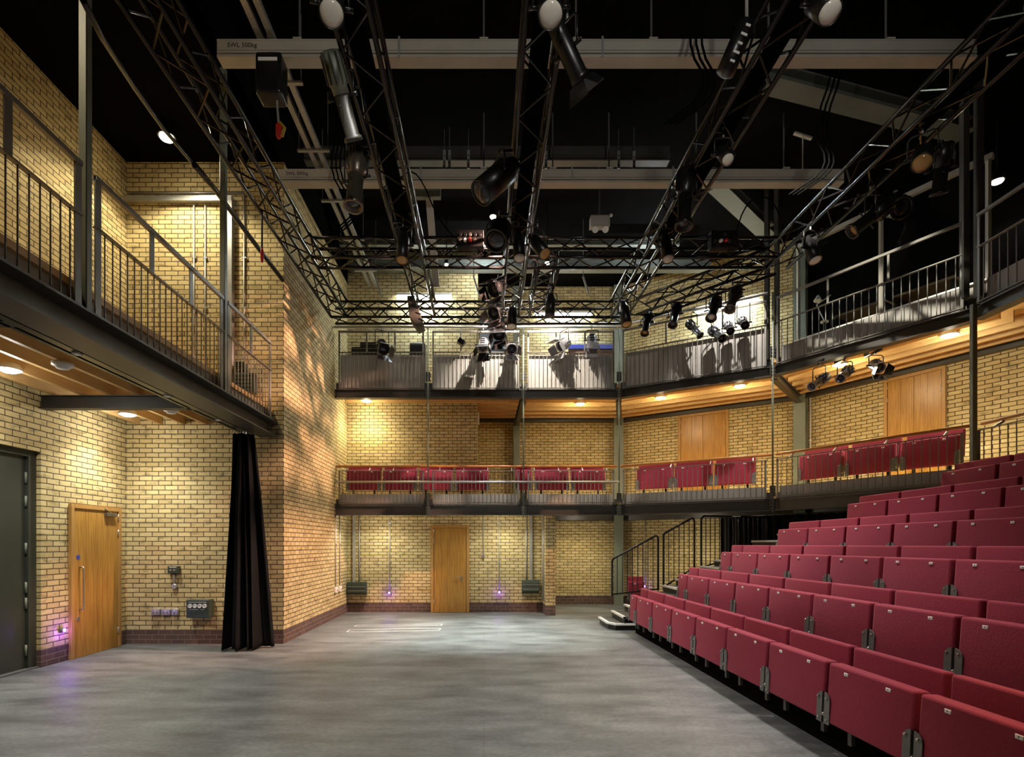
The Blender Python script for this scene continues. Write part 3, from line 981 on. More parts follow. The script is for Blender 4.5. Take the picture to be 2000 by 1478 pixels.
def seat_unit(wd, tags, label, grp, foot=.10):
    """tip-up seat, folded: local +x towards its back, y along the row, z up from the tread"""
    t = thing('tip_up_seat', label, 'seat', (0, 0, 0), grp)
    h = wd / 2 - .020
    # folded seat cushion, leaning back, with a soft top edge
    m = MB()
    lean = .035
    m.prism([(0, -h, .235), (.115, -h, .235), (.115 + lean, -h, .66), (.095 + lean, -h, .69), (lean - .0, -h, .69)], (0, 2 * h, 0))
    m.bevel(.022, 3, 40)
    m.build('seat_cushion', M['red'], t)
    m = MB()
    m.prism([(.19, -h, .36), (.25, -h, .36), (.295, -h, .805), (.22, -h, .81)], (0, 2 * h, 0))
    m.bevel(.022, 3, 40)
    m.build('backrest', M['red'], t)
    for s in (-1, 1):
        # grey side plate with a rounded top, folded round the cushion corner
        y0 = s * (h + .003)
        pts = [(-.007, y0, .222), (-.007, y0 - s * .060, .222), (-.000, y0 - s * .060, .400), (.002, y0 - s * .052, .428), (.003, y0 - s * .03, .450), (.003, y0, .462)]
        br = MB().prism([V(p) for p in pts], (.006, 0, 0)).build('side_bracket', M['bracket'], t)
        b2 = MB()
        b2.prism([(-.007, y0, .222), (.10, y0, .222), (.11, y0, .41), (.003, y0, .462)], (0, s * .004, 0)).build('bracket_flange', M['bracket'], br)
        for z in (.255, .42):
            MB().tube((-.014, y0 - s * .032, z), (-.004, y0 - s * .032, z), .008, 8).build('screw', M['chrome'], br)
        MB().tube((.015, y0 - s * .004, .285), (.015, y0 + s * .016, .285), .019, 10).build('hinge_pin', M['chrome'], t)
        yl = s * (wd / 2 - .16)
        MB().box((.095, yl - .02, foot), (.125, yl + .02, .36)).build('leg', M['bracket'] if foot else M['black_metal'], t)
    MB().box((.125, -h, .30), (.185, h, .36)).build('seat_beam', M['black_metal'], t)
    for y in tags:
        x = lean * (.645 - .235) / .455
        tg = MB().obox((x - .003, y, .643), (.003, 0, 0), (0, .021, 0), (0, 0, .012)).bevel(.005, 2).build('number_tag', M['white'], t)
        MB().obox((x - .0064, y, .643), (.0003, 0, 0), (0, .003, 0), (0, 0, .005)).build('number_mark', M['ink'], tg)
    return t


RN = ['front row', 'second row', 'third row', 'fourth row', 'fifth row', 'back row']
proto_d = seat_unit(RW, (-.20, .21), 'proto', 'seats')
proto_s = seat_unit(RW / 2, (.03,), 'proto', 'seats')
proto_g = seat_unit(.79, (-.19, .20), 'proto', 'seats', 0.0)
proto_h = seat_unit(.42, (.03,), 'proto', 'seats', 0.0)
used = {'d': False, 's': False, 'g': False, 'h': False}


def put(kind, loc, rz, label, grp):
    loc = (loc[0], loc[1], loc[2] + .004)
    pr = {'d': proto_d, 's': proto_s, 'g': proto_g, 'h': proto_h}[kind]
    if not used[kind]:
        used[kind] = True
        pr.location = loc
        pr.rotation_euler = (0, 0, rz)
        pr['label'] = label
        pr['group'] = grp
        return pr
    return dup(pr, loc, rz, label, grp)


for i in range(ROWS):
    y = REND[i]
    grp = 'red seats in the ' + RN[i] + ' of the raked stand'
    if i < 3:
        put('s', (RX[i], y - RW / 4, RISE * i), 0, f'narrow single red seat beside the aisle steps in the {RN[i]} of the stand', grp)
        y -= RW / 2
    k = 0
    lim = max(RX[i] / 1.006 - RW, 1.9)
    while y > lim:
        put('d', (RX[i], y - RW / 2, RISE * i), 0, f'double red seat, {ORD[k]} from the aisle steps in the {RN[i]} of the stand', grp)
        y -= RW
        k += 1

# lower gallery seats
sw = .80
for k in range(4):
    x = P(677, 940, 12.15).x + .40 + k * .812
    put('g', (x, 12.02, 2.58), R_(90), f'double red gallery seat on the straight gallery, {ORD[k]} from the return wall', 'red seats on the straight lower gallery')
x0 = P(1005, 940, 12.15).x
put('h', (x0 + .2, 12.02, 2.58), R_(90), 'single red gallery seat behind the middle hanger rod', 'red seats on the straight lower gallery')
for k in range(2):
    put('g', (x0 + .43 + .40 + k * .82, 12.02, 2.58), R_(90), f'double red seat before the first gallery corner, {ORD[k]} beyond the middle hanger rod', 'red seats on the straight lower gallery')
for f0, f1, t0, t1, nm in ((fa[1], fa[2], .209, 2.616, 'first'), (fa[2], fa[3], .141, 2.618, 'second')):
    d = (f1 - f0).normalized()
    n = V((-d.y, d.x, 0))
    for k in range(3):
        s = t0 + (t1 - t0) * (k + .5) / 3
        p = f0 + n * .55 + d * s
        put('g', (p.x, p.y, 2.58), math.atan2(n.y, n.x), f'double red gallery seat in the {nm} angled bay, {ORD[k]} of its three', f'red seats in the {nm} angled gallery bay')
put('h', (P(1243, 1150, 13.0).x, 13.0, 0.0), R_(80), 'single red seat standing alone on the floor behind the stand handrail', 'loose seat')

# the stand: decks, fascias, aisle steps
t = thing('seating_stand', 'black raked seating stand with white edged aisle steps under the red seats', 'seating stand', (3.4, 7.5, 0))
DB, DE = 9.98, 10.95
YN = 1.0
for i in range(ROWS):
    z = RISE * i
    x0 = RX[i] - .36
    x1 = RX[i] + PITCH - .36 if i < ROWS - 1 else RX[i] + .30
    yend = DE if i < 4 else REND[i] + .35
    if i > 0:
        MB().box((x0, YN, z - .05), (x1, REND[i] + .16, z)).build('tier_deck', M['tread'], t)
        MB().box((x0 + .01, YN, z - .22), (x0 + .03, REND[i] + .16, z - .05)).build('tier_fascia', M['black_metal'], t)
        MB().box((x0 - .012, YN, z - .045), (x0, REND[i] + .14, z - .001)).build('deck_edge', M['bracket'], t)
for i in range(1, ROWS):
    for y in (2.0, 3.6, 5.2, 6.8, 8.2, 9.3):
        if y > REND[i]:
            continue
        MB().box((RX[i] - .2, y - .025, 0), (RX[i] - .15, y + .025, RISE * i - .05)).build('stand_leg', M['bracket'], t)
        if i < 3:
            MB().beam((RX[i] - .17, y, .08), (RX[i] - .17, y - 1.2, RISE * i - .08), .02, .03).build('cross_brace', M['pale'], t)
for i in range(ROWS):
    MB().box((RX[i] + .127, YN, RISE * i), (RX[i] + .16, REND[i] - .02, RISE * i + .28)).build('seat_plinth', M['black'], t)
# back panel closing the end of the raked stand towards the camera's far side
for k in range(15):
    z = .129 * (k + 1)
    xa = 2.33 + .26 * k
    if xa > RX[-1] - .5:
        break
    ye = DE if xa < 5.5 else DE - (xa - 5.5) * 1.55 - .15
    xe = xa + .27 if k % 3 != 2 else xa + .30
    near = [REND[r] + .17 for r in range(ROWS) if RX[r] - .1 < xa + .36 and RX[r] + .45 > xa]
    y0 = DB if k < 5 else max(near or [REND[min(ROWS - 1, int((xa - 2.0) / PITCH))] + .17])
    if ye - y0 < .3:
        continue
    if k == 0:
        pts = [(xa, y0 + .22, z - .045), (xa + .12, y0, z - .045), (xa + .6, y0, z - .045), (xa + .6, ye, z - .045), (xa, ye, z - .045)]
        s = MB().prism([(p[0], p[1], 0.0) for p in [(xa + .03, y0 + .23), (xa + .13, y0 + .03), (xa + .57, y0 + .03), (xa + .57, ye), (xa + .03, ye)]], (0, 0, z - .04)).build('step_riser', M['black_metal'], t)
        s = MB().prism(pts, (0, 0, .045)).build('step_tread', M['tread'], t)
        MB().prism([(xa - .004, y0 + .22, z - .03), (xa + .05, y0 + .235, z - .03), (xa + .05, ye, z - .03), (xa - .004, ye, z - .03)], (0, 0, .034)).build('step_nosing', M['nosing'], s)
        MB().prism([(xa - .004, y0 + .22, z - .03), (xa + .118, y0 - .004, z - .03), (xa + .145, y0 + .05, z - .03), (xa + .05, y0 + .235, z - .03)], (0, 0, .034)).build('step_nosing', M['nosing'], s)
        MB().prism([(xa + .118, y0 - .004, z - .03), (xa + .6, y0 - .004, z - .03), (xa + .6, y0 + .05, z - .03), (xa + .145, y0 + .05, z - .03)], (0, 0, .034)).build('step_nosing', M['nosing'], s)
    else:
        s = MB().box((xa, y0, z - .045), (xe + .06, ye, z)).build('step_tread', M['tread'], t)
        MB().box((xa - .004, y0, z - .03), (xa + .05, ye, z + .004)).build('step_nosing', M['nosing'], s)
        MB().box((xa + .02, y0 + .01, z - .129), (xa + .04, ye, z - .045)).build('step_riser', M['black_metal'], t)
        if k < 3:
            MB().box((xa + .04, y0 + .02, 0), (xe, ye, z - .05)).build('step_base', M['black_metal'], t)

# handrails at the far side of the aisle


def stand_rail(x0, x1, zb0, zt0, zt1, zb1, label, n, y=10.98):
    t = thing('stand_handrail', label, 'handrail', ((x0 + x1) / 2, y, zb0), 'black handrails along the aisle steps')
    rr = .06
    pts = [(x0, y, zb0), (x0, y, zt0 - .06), (x0 + .018, y, zt0 - .018), (x0 + .06, y, zt0 + .012)]
    sl = (zt1 - zt0) / (x1 - x0)
    for q in ((x1 - .12, -.0), (x1 - .05, .0), (x1 - .015, -.03), (x1, -.09)):
        pts.append((q[0], y, zt0 + sl * (q[0] - x0) + q[1]))
    pts.append((x1, y, zb1))
    MB().pipe(pts, .021, 10).build('frame_tube', M['black_metal'], t)
    zlo = lambda x: zb0 + .03 + (zb1 - zb0) * (x - x0) / (x1 - x0)
    for i in range(n):
        x = x0 + (x1 - x0) * (i + 1) / (n + 1)
        MB().tube((x, y, zlo(x)), (x, y, zt0 + sl * (x - x0) - .01), .008, 6).build('baluster', M['black_metal'], t)
    MB().beam((x0, y, zb0 + .03), (x1, y, zb1 + .03), .02, .03).build('bottom_bar', M['black_metal'], t)
    return t


stand_rail(2.62, 3.56, .55, 1.32, 1.80, .66, 'lowest black sloping handrail beside the aisle steps', 8)
stand_rail(3.67, 4.30, .70, 1.84, 2.16, 1.1, 'second black sloping handrail higher up the aisle steps', 5)
stand_rail(4.44, 5.10, 1.1, 2.17, 2.17, 1.30, 'third black level handrail against brick and black curtain', 6)
stand_rail(5.22, 5.80, 1.3, 2.16, 2.16, 1.5, 'fourth black handrail in front of the black curtain', 5, 11.0)
# black masking curtain under the lower gallery
t = thing('masking_curtain', 'plain black masking curtain hanging under the lower gallery behind the top seats', 'curtain', (6.0, 11.2, 0))
m = MB()
pa, pb = V((5.22, 11.85, 0)), V((8.6, 7.6, 0))
pts = []
for i in range(90):
    f = i / 89
    q = pa.lerp(pb, f)
    dn = V((.78, .62, 0)) * (.035 * math.sin(i * 1.9))
    pts.append(q + dn)
for a, b in zip(pts, pts[1:]):
    v = [m.bm.verts.new(p) for p in (a, b, b + UP * 2.2, a + UP * 2.2)]
    m.bm.faces.new(v)
o = m.build('drape', M['velvet'], t)
md = o.modifiers.new('thickness', 'SOLIDIFY')
md.thickness = .008
MB().tube(pa + UP * 2.2, pb + UP * 2.2, .02, 8).build('curtain_rail', M['black_metal'], t)

# ------------------------------------------------------------------ overhead rig
ZB, ZT, TW = 6.03, 6.33, 0.32


def truss(p0, p1, label, grp, pitch=.36):
    """square lattice truss; p0 -> p1 is the centre line"""
    p0, p1 = V((*p0, 0)), V((*p1, 0))
    d = p1 - p0
    Ln = d.length
    d.normalize()
    n = V((-d.y, d.x, 0))
    t = thing('lattice_truss', label, 'truss', p0.lerp(p1, .5) + UP * ZB, grp)
    h = TW / 2
    cs = [(-h, ZB), (h, ZB), (h, ZT), (-h, ZT)]
    for a, z in cs:
        MB().tube(p0 + n * a + UP * z, p1 + n * a + UP * z, .026, 8).build('chord', M['truss'], t)
    nb = max(2, int(Ln / pitch))
    br = []
    for fi in range(4):
        (a0, z0), (a1, z1) = cs[fi], cs[(fi + 1) % 4]
        for k in range(nb):
            A = p0 + d * (Ln * k / nb) + (n * a0 + UP * z0 if k % 2 == 0 else n * a1 + UP * z1)
            B = p0 + d * (Ln * (k + 1) / nb) + (n * a1 + UP * z1 if k % 2 == 0 else n * a0 + UP * z0)
            br.append((A, B))
    br.sort(key=lambda q: q[0].y if q[0].y > 3.6 else 50)
    for A, B in br[:96]:
        MB().tube(A, B, .012, 6).build('brace', M['truss'], t)
    if len(br) > 96:
        m = MB()
        for A, B in br[96:]:
            m.tube(A, B, .0105, 5)
        o = m.build('brace', M['truss'], t)
        o['kind'] = 'stuff'
    return t


TRX = [(-2.815, 'along the brick return wall'), (-1.11, 'second from the brick return wall'), (.51, 'in the middle of the stage'), (2.625, 'above the front seats'), (4.70, 'above the upper seats')]
GT = 'lattice trusses running from back to front'
for k, (x, nm) in enumerate(TRX):
    truss((x, 2.2), (x, 10.46 if k < 4 else 8.62), 'black square lattice truss running towards the camera ' + nm, GT)
GC = 'lattice trusses running across'
fx = [-2.65, -1.27, -.95, .35, .67, 2.46, 2.79, 4.54]
CR = ['between the first and second long trusses', 'between the second and middle long trusses', 'between the middle truss and the front seat truss', 'between the two trusses above the seats']
for k in range(4):
    truss((fx[2 * k] + .02, 8.45), (fx[2 * k + 1] - .02, 8.45), 'black cross truss of the front line ' + CR[k], GC, .30)
truss((-2.98, 10.63), (2.79, 10.63), 'black cross truss of the back line above the straight gallery', GC, .30)
truss((1.04, 8.62), (1.04, 10.46), 'short black truss between the two cross trusses beside the middle truss', GC, .30)
truss((3.06, 10.47), (4.66, 8.70), 'black angled truss along the angled gallery with a cluster of lanterns', GC, .30)

# black distribution boxes on the cross trusses


def dist_box(px0, px1, py0, py1, D, label):
    a, b = P(px0, py1, D), P(px1, py0, D)
    t = thing('distribution_box', label, 'box', (a + b) / 2, 'black distribution boxes on the trusses')
    MB().box((a.x, D - .12, a.z), (b.x, D + .02, b.z)).bevel(.008, 1).build('case', M['black_metal'], t)
    wx = b.x - a.x
    wz = b.z - a.z
    for r in range(2):
        for c in range(5):
            x, z = a.x + wx * (.13 + .18 * c), a.z + wz * (.36 + .34 * r)
            MB().lathe((x, D - .12, z), (0, -1, 0), [(0, .028), (.012, .028), (.013, .02)], 12).build('socket', M['black_metal'] if (c + r) % 3 else M['steel'], t)
    MB().lathe((a.x + wx * .49, D - .125, a.z + wz * .36), (0, -1, -.3), [(0, .026), (.07, .026), (.09, .014)], 12).build('plug', M['red_plastic'], t, 'red plug')
    MB().lathe((a.x + wx * .31, D - .125, a.z + wz * .34), (0, -1, -.3), [(0, .026), (.06, .026), (.08, .014)], 12).build('plug', M['white'], t, 'white plug')


dist_box(893, 945, 457, 490, 8.28, 'black distribution box with sockets on the front cross truss left of the middle truss')
dist_box(1383, 1435, 457, 492, 8.28, 'black distribution box with a red plug on the front cross truss above the seats')

# cable trays lying inside two of the trusses, and cable looms
for x, nm in ((-1.11, 'the second long truss'), (2.625, 'the truss above the front seats'), (.51, 'the middle truss'), (4.70, 'the truss above the upper seats')):
    o = MB().box((x - .09, 2.4, ZB + .05), (x + .09, 8.0, ZB + .065)).build('cable_tray', M['black'])
    tag(o, 'flat black cable tray lying inside ' + nm, 'cable tray', 'cable trays in the trusses')


def cable(pts, r, label, mat=None, cat='cable'):
    # smooth the run a little
    q = [V(p) for p in pts]
    for _ in range(2):
        nq = [q[0]]
        for a, b in zip(q, q[1:]):
            nq += [a.lerp(b, .25), a.lerp(b, .75)]
        q = nq + [q[-1]]
    o = MB().pipe(q, r, 6).build('cable', mat or M['black'])
    return tag(o, label, cat)


for k, (x, y0, nm) in enumerate(((-2.1, 7.5, 'the wall truss'), (2.25, 5.4, 'the front seat truss'), (4.35, 6.62, 'the upper seat truss'))):
    for j in range(3):
        s = .06 * j
        cable([(x + s, y0, 8.49), (x + s + .05, y0 + .1, 7.6), (x + s - .15, y0 + .25, 6.9), (x + .25 + s, y0 + .5, 6.6), (x - .2 + s, y0 + .7, 6.36)], .012, f'black power cable looping down from the ceiling to {nm}, {ORD[j]} of three')
cable([(-1.6, 7.9, 6.36), (-1.2, 7.7, 6.9), (-1.0, 8.2, 7.3), (-.7, 8.3, 6.6), (-.4, 8.45, 6.36)], .011, 'black cable looping above the front cross truss near the second long truss')
cable([(3.9, 8.4, 6.36), (4.2, 8.6, 7.1), (4.6, 8.6, 7.2), (4.9, 8.7, 6.6), (4.7, 8.5, 6.36)], .011, 'black coiled cable above the angled truss corner')

# pale crane beams and structural beams at the roof


def roof_beam(x0, x1, y, z0, z1, label, mat, text=None, wd=.16):
    t = thing('roof_beam', label, 'beam', ((x0 + x1) / 2, y, z0))
    MB().box((x0, y - wd / 2, z0), (x1, y + wd / 2, z0 + .03)).build('flange', mat, t)
    MB().box((x0, y - wd / 2, z1 - .02), (x1, y + wd / 2, z1)).build('flange', mat, t)
    MB().box((x0, y - wd / 2 + .006, z0 + .085), (x1, y + wd / 2 - .006, z1 - .02)).build('web', mat, t)
    MB().box((x0, y - wd / 2 + .03, z0 + .03), (x1, y + wd / 2 - .03, z0 + .05)).build('web', mat, t)
    MB().box((x0, y - wd / 2 + .002, z0 + .05), (x1, y + wd / 2 - .002, z0 + .075)).build('lip', mat, t)
    MB().box((x0, y - wd / 2 + .03, z0 + .075), (x1, y + wd / 2 - .03, z0 + .085)).build('web', mat, t)
    if text:
        c = bpy.data.curves.new('lettering', 'FONT')
        c.body = text
        c.size = .075
        c.extrude = .001
        o = bpy.data.objects.new('lettering', c)
        C.objects.link(o)
        o.parent = t
        o.location = (x0 + .12 - (x0 + x1) / 2, -wd / 2 + .004, (z1 - z0) * .56)
        o.rotation_euler = (math.pi / 2, 0, 0)
        c.materials.append(M['ink'])
    return t


tb = roof_beam(-3.15, 5.82, 6.42, 7.35, 7.56, 'pale roof beam with a lifting mark, the nearer of two across the stage', M['pale'], 'SWL 500kg')
tb2 = roof_beam(-3.26, 5.71, 8.60, 7.34, 7.55, 'pale roof beam with a lifting mark, the farther of two across the stage', M['pale'], 'SWL 500kg')
for b_, y in ((tb, 6.42), (tb2, 8.6)):
    base = ORIGIN[b_.name]
    for x in (-2.2, .0, 1.1, 2.0, 3.4, 4.8):
        MB().tube((x, y, 7.55), (x, y, TOP), .012, 6).build('hanger', M['bracket'], b_)
        MB().box((x - .05, y - .09, 7.555), (x + .05, y + .09, 7.575)).build('hanger_plate', M['pale'], b_)
    for x in (-1.0, 1.4, 3.0):
        MB().box((x - .012, y - .085, 7.33), (x + .012, y - .08, 7.59)).build('clip', M['galv'], b_)
roof_beam(-3.0, 3.1, 9.04, 8.0, 8.24, 'dark steel roof beam high behind the farther crane beam', M['steel'])
roof_beam(-3.1, 4.2, 11.6, 8.02, 8.20, 'grey roof beam above the back cross truss', M['grey_beam'])
roof_beam(-3.1, 5.2, 12.45, 7.95, 8.12, 'grey roof beam close to the back wall', M['grey_beam'], wd=.3)
for nm, a, b, wz in (('above the upper seats', P(1498, 165, 7.7), P(1885, 265, 8.3), .18), ('behind the truss above the front seats', P(1398, 365, 9.86), P(1500, 462, 11.3), .24)):
    t = thing('roof_beam', 'grey raking roof beam ' + nm, 'beam', a.lerp(b, .5), 'raking roof beams')
    MB().beam(a, b, .30, .03).build('flange', M['grey_beam'], t)
    MB().beam(a + UP * .2, b + UP * .2, .26, .03).build('flange', M['grey_beam'], t)
    MB().beam(a + UP * .1, b + UP * .1, .02, .18).build('web', M['grey_beam'], t)

# slotted steel channel pieces hanging from the roof beams
for k, (px, y0, y1, D, nm) in enumerate(((630, 296, 330, 8.95, 'left end'), (868, 294, 335, 8.95, 'second'), (878, 294, 338, 8.9, 'third'), (915, 294, 330, 8.95, 'fourth'), (1066, 296, 330, 8.95, 'fifth'), (1208, 296, 330, 8.95, 'sixth'), (1238, 296, 334, 8.9, 'last'))):
    a, b = P(px, y1, D), P(px + 4, y0, D)
    t = thing('hanger_bracket', f'short slotted steel bracket at the high roof beam, {ORD[k]} from the return wall', 'bracket', a, 'slotted brackets at the high roof beam')
    m = MB().box((a.x - .022, D - .02, a.z), (a.x + .022, D, b.z)).build('channel', M['galv'], t)
    for f in (.2, .45, .7):
        z = a.z + (b.z - a.z) * f
        MB().box((a.x - .008, D - .021, z - .015), (a.x + .008, D - .0195, z + .015)).build('slot', M['ink'], m)
    MB().tube((a.x, D - .01, b.z), (a.x, D - .01, TOP), .006, 6).build('rod', M['bracket'], t)
for k, (px, y0, y1, D, nm) in enumerate(((745, 545, 578, 11.4, 'near the second long truss'), (936, 540, 578, 11.4, 'in the middle'), (1150, 540, 575, 11.4, 'near the truss above the front seats'))):
    a, b = P(px, y1, D), P(px, y0, D)
    t = thing('hanger_bracket', f'grey steel bracket hanging before the back roof beams {nm}', 'bracket', a, 'brackets at the back roof beams')
    MB().beam(a, b + V((-.12, 0, 0)), .035, .035).build('channel', M['galv'], t)
    MB().tube(b + V((-.12, 0, 0)), V((b.x - .12, D, TOP)), .008, 6).build('rod', M['bracket'], t)
t = thing('hanger_bracket', 'single pale slotted bracket on a thin rod above the seats', 'bracket', P(1568, 266, 8.6))
a = P(1568, 266, 8.6)
MB().beam(a + V((-.14, 0, .05)), a + V((.14, 0, -.04)), .05, .03).build('channel', M['pale'], t)
MB().tube(V((a.x, a.y, 7.56)), a, .010, 6).build('rod', M['pale'], t)
# paired cable trunking running from front to back over the stage
t = thing('cable_trunking', 'pair of grey steel trunking rails running back over the stage beside the return wall', 'trunking', (-2.6, 9.5, 7.5))
for dx in (0, .14):
    MB().box((-2.70 + dx, 5.2, 7.62), (-2.63 + dx, 12.6, 7.68)).build('trunking_rail', M['galv'], t)
for y in (5.6, 7.0, 8.2, 9.4, 10.6, 11.8):
    MB().box((-2.84, y - .025, 7.59), (-2.36, y + .025, 7.62)).build('hanger_bar', M['galv'], t)
    for x in (-2.82, -2.38):
        MB().tube((x, y, 7.6), (x, y, TOP), .006, 6).build('hanger_rod', M['bracket'], t)
t = thing('cable_trunking', 'short run of pale trunking hanging down to the front cross truss', 'trunking', P(835, 440, 8.9))
a = P(838, 385, 9.2)
b = P(852, 560, 9.9)
MB().beam(a, b, .12, .05, up=(0, 1, 0)).build('trunking_rail', M['pale'], t)
MB().box((a.x - .25, a.y - .05, a.z - .02), (a.x + .2, a.y + .05, a.z + .25)).build('junction_box', M['grey_beam'], t)

# ------------------------------------------------------------------ stage lanterns
LG = 'stage lanterns on the rig'


def lantern(kind, c, d, hook_z, label, L=.42, R=.085, body='black_metal', lens='lens', front=None, grp=LG, flap_open=.35, flaps=True):
    c, d = V(c), V(d).normalized()
    s = d.cross(UP)
    s = s.normalized() if s.length > .15 else V((1, 0, 0))
    t = thing('stage_lantern', label, 'stage light', c, grp)
    bm_ = M[body]
    fm = M[front or body]
    u = s.cross(d).normalized()
    f = L / 2
    if kind == 'par':
        MB().lathe(c, d, [(-f, .3 * R), (-f * .92, .62 * R), (-f * .6, .78 * R), (-f * .45, R), (f, R), (f, R * .93), (f - .04, R * .9)], 24).build('can', bm_, t)
        MB().lathe(c, d, [(f - .03, R * .92), (f - .006, R * .91), (f + .012, R * .5), (f + .016, .01)], 24).build('lens', M[lens], t)
    elif kind == 'profile':
        m = MB().lathe(c, d, [(-f, .45 * R), (-f * .97, .95 * R), (-f * .3, R), (-f * .22, .82 * R), (-f * .05, .82 * R)], 16)
        m.build('lamp_house', bm_, t)
        MB().lathe(c, d, [(-f * .05, .74 * R), (f * .86, .74 * R), (f * .9, R * .95), (f, R * .98), (f, R * .8), (f - .05, R * .7)], 24).build('lens_tube', fm, t)
        MB().lathe(c, d, [(f - .06, R * .7), (f - .04, R * .66), (f - .025, R * .3), (f - .022, .005)], 20).build('lens', M[lens], t)
        for k in range(10):
            a = 2 * math.pi * k / 10
            o_ = s * math.cos(a) + u * math.sin(a)
            MB().obox(c + d * (-f * .6) + o_ * R * 1.0, d * f * .32, o_ * .010, o_.cross(d) * .006).build('cooling_fin', fm, t)
        for k in (-1, 1):
            MB().tube(c + d * f * .2 + u * k * .74 * R, c + d * f * .2 + u * k * (R + .03), .009, 6).build('focus_knob', M['black_metal'], t)
    elif kind == 'fresnel':
        MB().lathe(c, d, [(-f, .35 * R), (-f * .9, .8 * R), (-f * .5, .98 * R), (f * .8, R), (f * .82, R * 1.1), (f, R * 1.1), (f, R * .88), (f - .03, R * .86)], 20).build('housing', bm_, t)
        MB().lathe(c, d, [(f - .035, R * .86), (f - .015, R * .7), (f - .004, R * .3), (f - .002, .005)], 20).build('lens', M[lens], t)
        for k in range(3):
            p = c + u * R * 1.0 + d * (-f * .4 + k * .06)
            MB().obox(p, d * .012, u * .006, s * R * .45).build('vent', M['black_metal'], t)
        for k, (a, l) in enumerate(((s, 1.5), (-s, 1.5), (u, 1.7), (-u, 1.7))) if flaps else ():
            e = a.cross(d).normalized()
            p0 = c + d * (f + .005) + a * R * 1.08
            dirf = (d + a * flap_open).normalized()
            w0, w1, ln = R * .95, R * (1.35 if k > 1 else .75), R * l
            th = dirf.cross(e).normalized() * .004
            MB().prism([p0 - e * w0, p0 + e * w0, p0 + e * w1 + dirf * ln, p0 - e * w1 + dirf * ln], th).build('barn_door', fm, t)
    # yoke and hook clamp
    H = V((c.x, c.y, hook_z))
    if abs(hook_z - ZB) < .05 and c.y < 10.4:
        cx = min((x + e for x, _ in TRX for e in (-TW / 2, TW / 2)), key=lambda q: abs(q - c.x))
        if .03 < abs(cx - c.x) < .6:
            MB().tube((cx, c.y, ZB), (c.x, c.y, ZB), .016, 8).build('boom_arm', M['black_metal'], t)
    k = max(H.z - c.z - .07, R + .03)
    a = R + .03
    MB().pipe([c + s * a, c + s * a + UP * (k - .03), c + s * (a - .03) + UP * k, c - s * (a - .03) + UP * k, c - s * a + UP * (k - .03), c - s * a], .009, 8).build('yoke', M['black_metal'], t)
    for q in (-1, 1):
        MB().tube(c + s * q * (a - .04), c + s * q * (a + .035), .016, 8).build('pivot_knob', M['black_metal'], t)
    MB().tube(c + UP * k, c + UP * (k + .05), .010, 8).build('clamp_bolt', M['galv'], t)
    hk = []
    for i in range(9):
        an = R_(-100 + i * 32)
        hk.append(H + V((0, math.cos(an) * .036, math.sin(an) * .036)))
    MB().pipe(hk, .010, 6).build('hook_clamp', M['galv'] if kind == 'fresnel' else M['black_metal'], t)
    return t


def on(px, py, z=5.75):
    return PZ(px, py, z)


ZH = ZB            # clamps sit round the bottom chords
down = (.05, -.42, -.9)
lantern('par', on(648, 12, 5.72), (.15, -.55, -.8), ZH, 'black can lantern with a pale lens at the top end of the second long truss', .42, .095)
lantern('par', on(1073, 14, 5.72), (-.02, -.55, -.8), ZH, 'black can lantern with a pale lens at the top end of the middle truss', .42, .095)
lantern('par', on(1602, 10, 5.72), (.0, -.55, -.8), ZH, 'black can lantern with a pale lens at the near end of the front seat truss', .42, .085)
lantern('fresnel', on(1108, 100, 5.70), (.55, .45, -.62), ZH, 'long black lantern with shiny barn doors reaching out from the middle truss', .46, .075, 'black_metal', 'lens_dark', 'black_metal', flap_open=.8)
lantern('profile', on(668, 190, 5.72), (.18, .55, -.75), ZH, 'bronze grey tubular lantern hanging below the nearer crane beam at the second truss', .66, .09, 'steel_grey', 'lens_dark', 'steel')
lantern('profile', on(695, 350, 5.70), (-.05, -.15, -1), ZH, 'fluted bronze profile lantern pointing straight down beside the second long truss', .70, .115, 'bronze', 'lens_dark', 'bronze')
lantern('par', on(973, 348, 5.72), (-.62, -.25, -.70), ZH, 'large black profile lantern slanting down from the middle truss', .62, .14, 'black_metal', 'lens_dark')
lantern('fresnel', on(975, 455, 5.78), (-.25, -.5, -.8), ZH, 'large black lantern seen from behind at the middle truss, above the front cross truss', .40, .15, 'black_metal', 'lens_dark', flaps=False)
lantern('par', on(1413, 302, 5.78), (-.02, -.6, -.72), ZH, 'small black can lantern with a pale round lens at the truss above the front seats', .36, .065)
lantern('profile', on(1338, 388, 5.72), (-.08, -.1, -1), ZH, 'long black profile lantern hanging upright at the truss above the front seats', .72, .11, 'black_metal', 'lens_dark')
lantern('par', on(1802, 305, 5.72), (-.45, -.5, -.72), ZH, 'black can lantern with an oval pale lens at the truss above the upper seats', .40, .095, lens='lens_amber')
lantern('profile', on(1838, 330, 5.76), (.15, .3, -.9), ZH, 'dark profile lantern beside the oval lens lantern above the upper seats', .50, .09, 'black_metal', 'lens_dark')
lantern('profile', on(1700, 425, 5.62), (-.75, .15, -.55), ZH, 'slanting black lantern with a dim amber front at the truss above the upper seats', .52, .10, 'black_metal', 'lens_amber')
lantern('fresnel', on(1748, 405, 5.86), (-.1, -.75, -.5), ZH, 'round dark fronted lantern behind the slanting lantern above the upper seats', .34, .12, 'black_metal', 'lens_dark', flaps=False)
lantern('par', on(787, 480, 5.70), (.0, -.32, -.94), ZH, 'upright can lantern with a pinkish lens where the second truss meets the front cross truss', .52, .085, lens='lens_amber')
lantern('par', on(1013, 478, 5.70), (.02, -.35, -.93), ZH, 'upright can lantern with a pale lens where the middle truss meets the front cross truss', .50, .08)
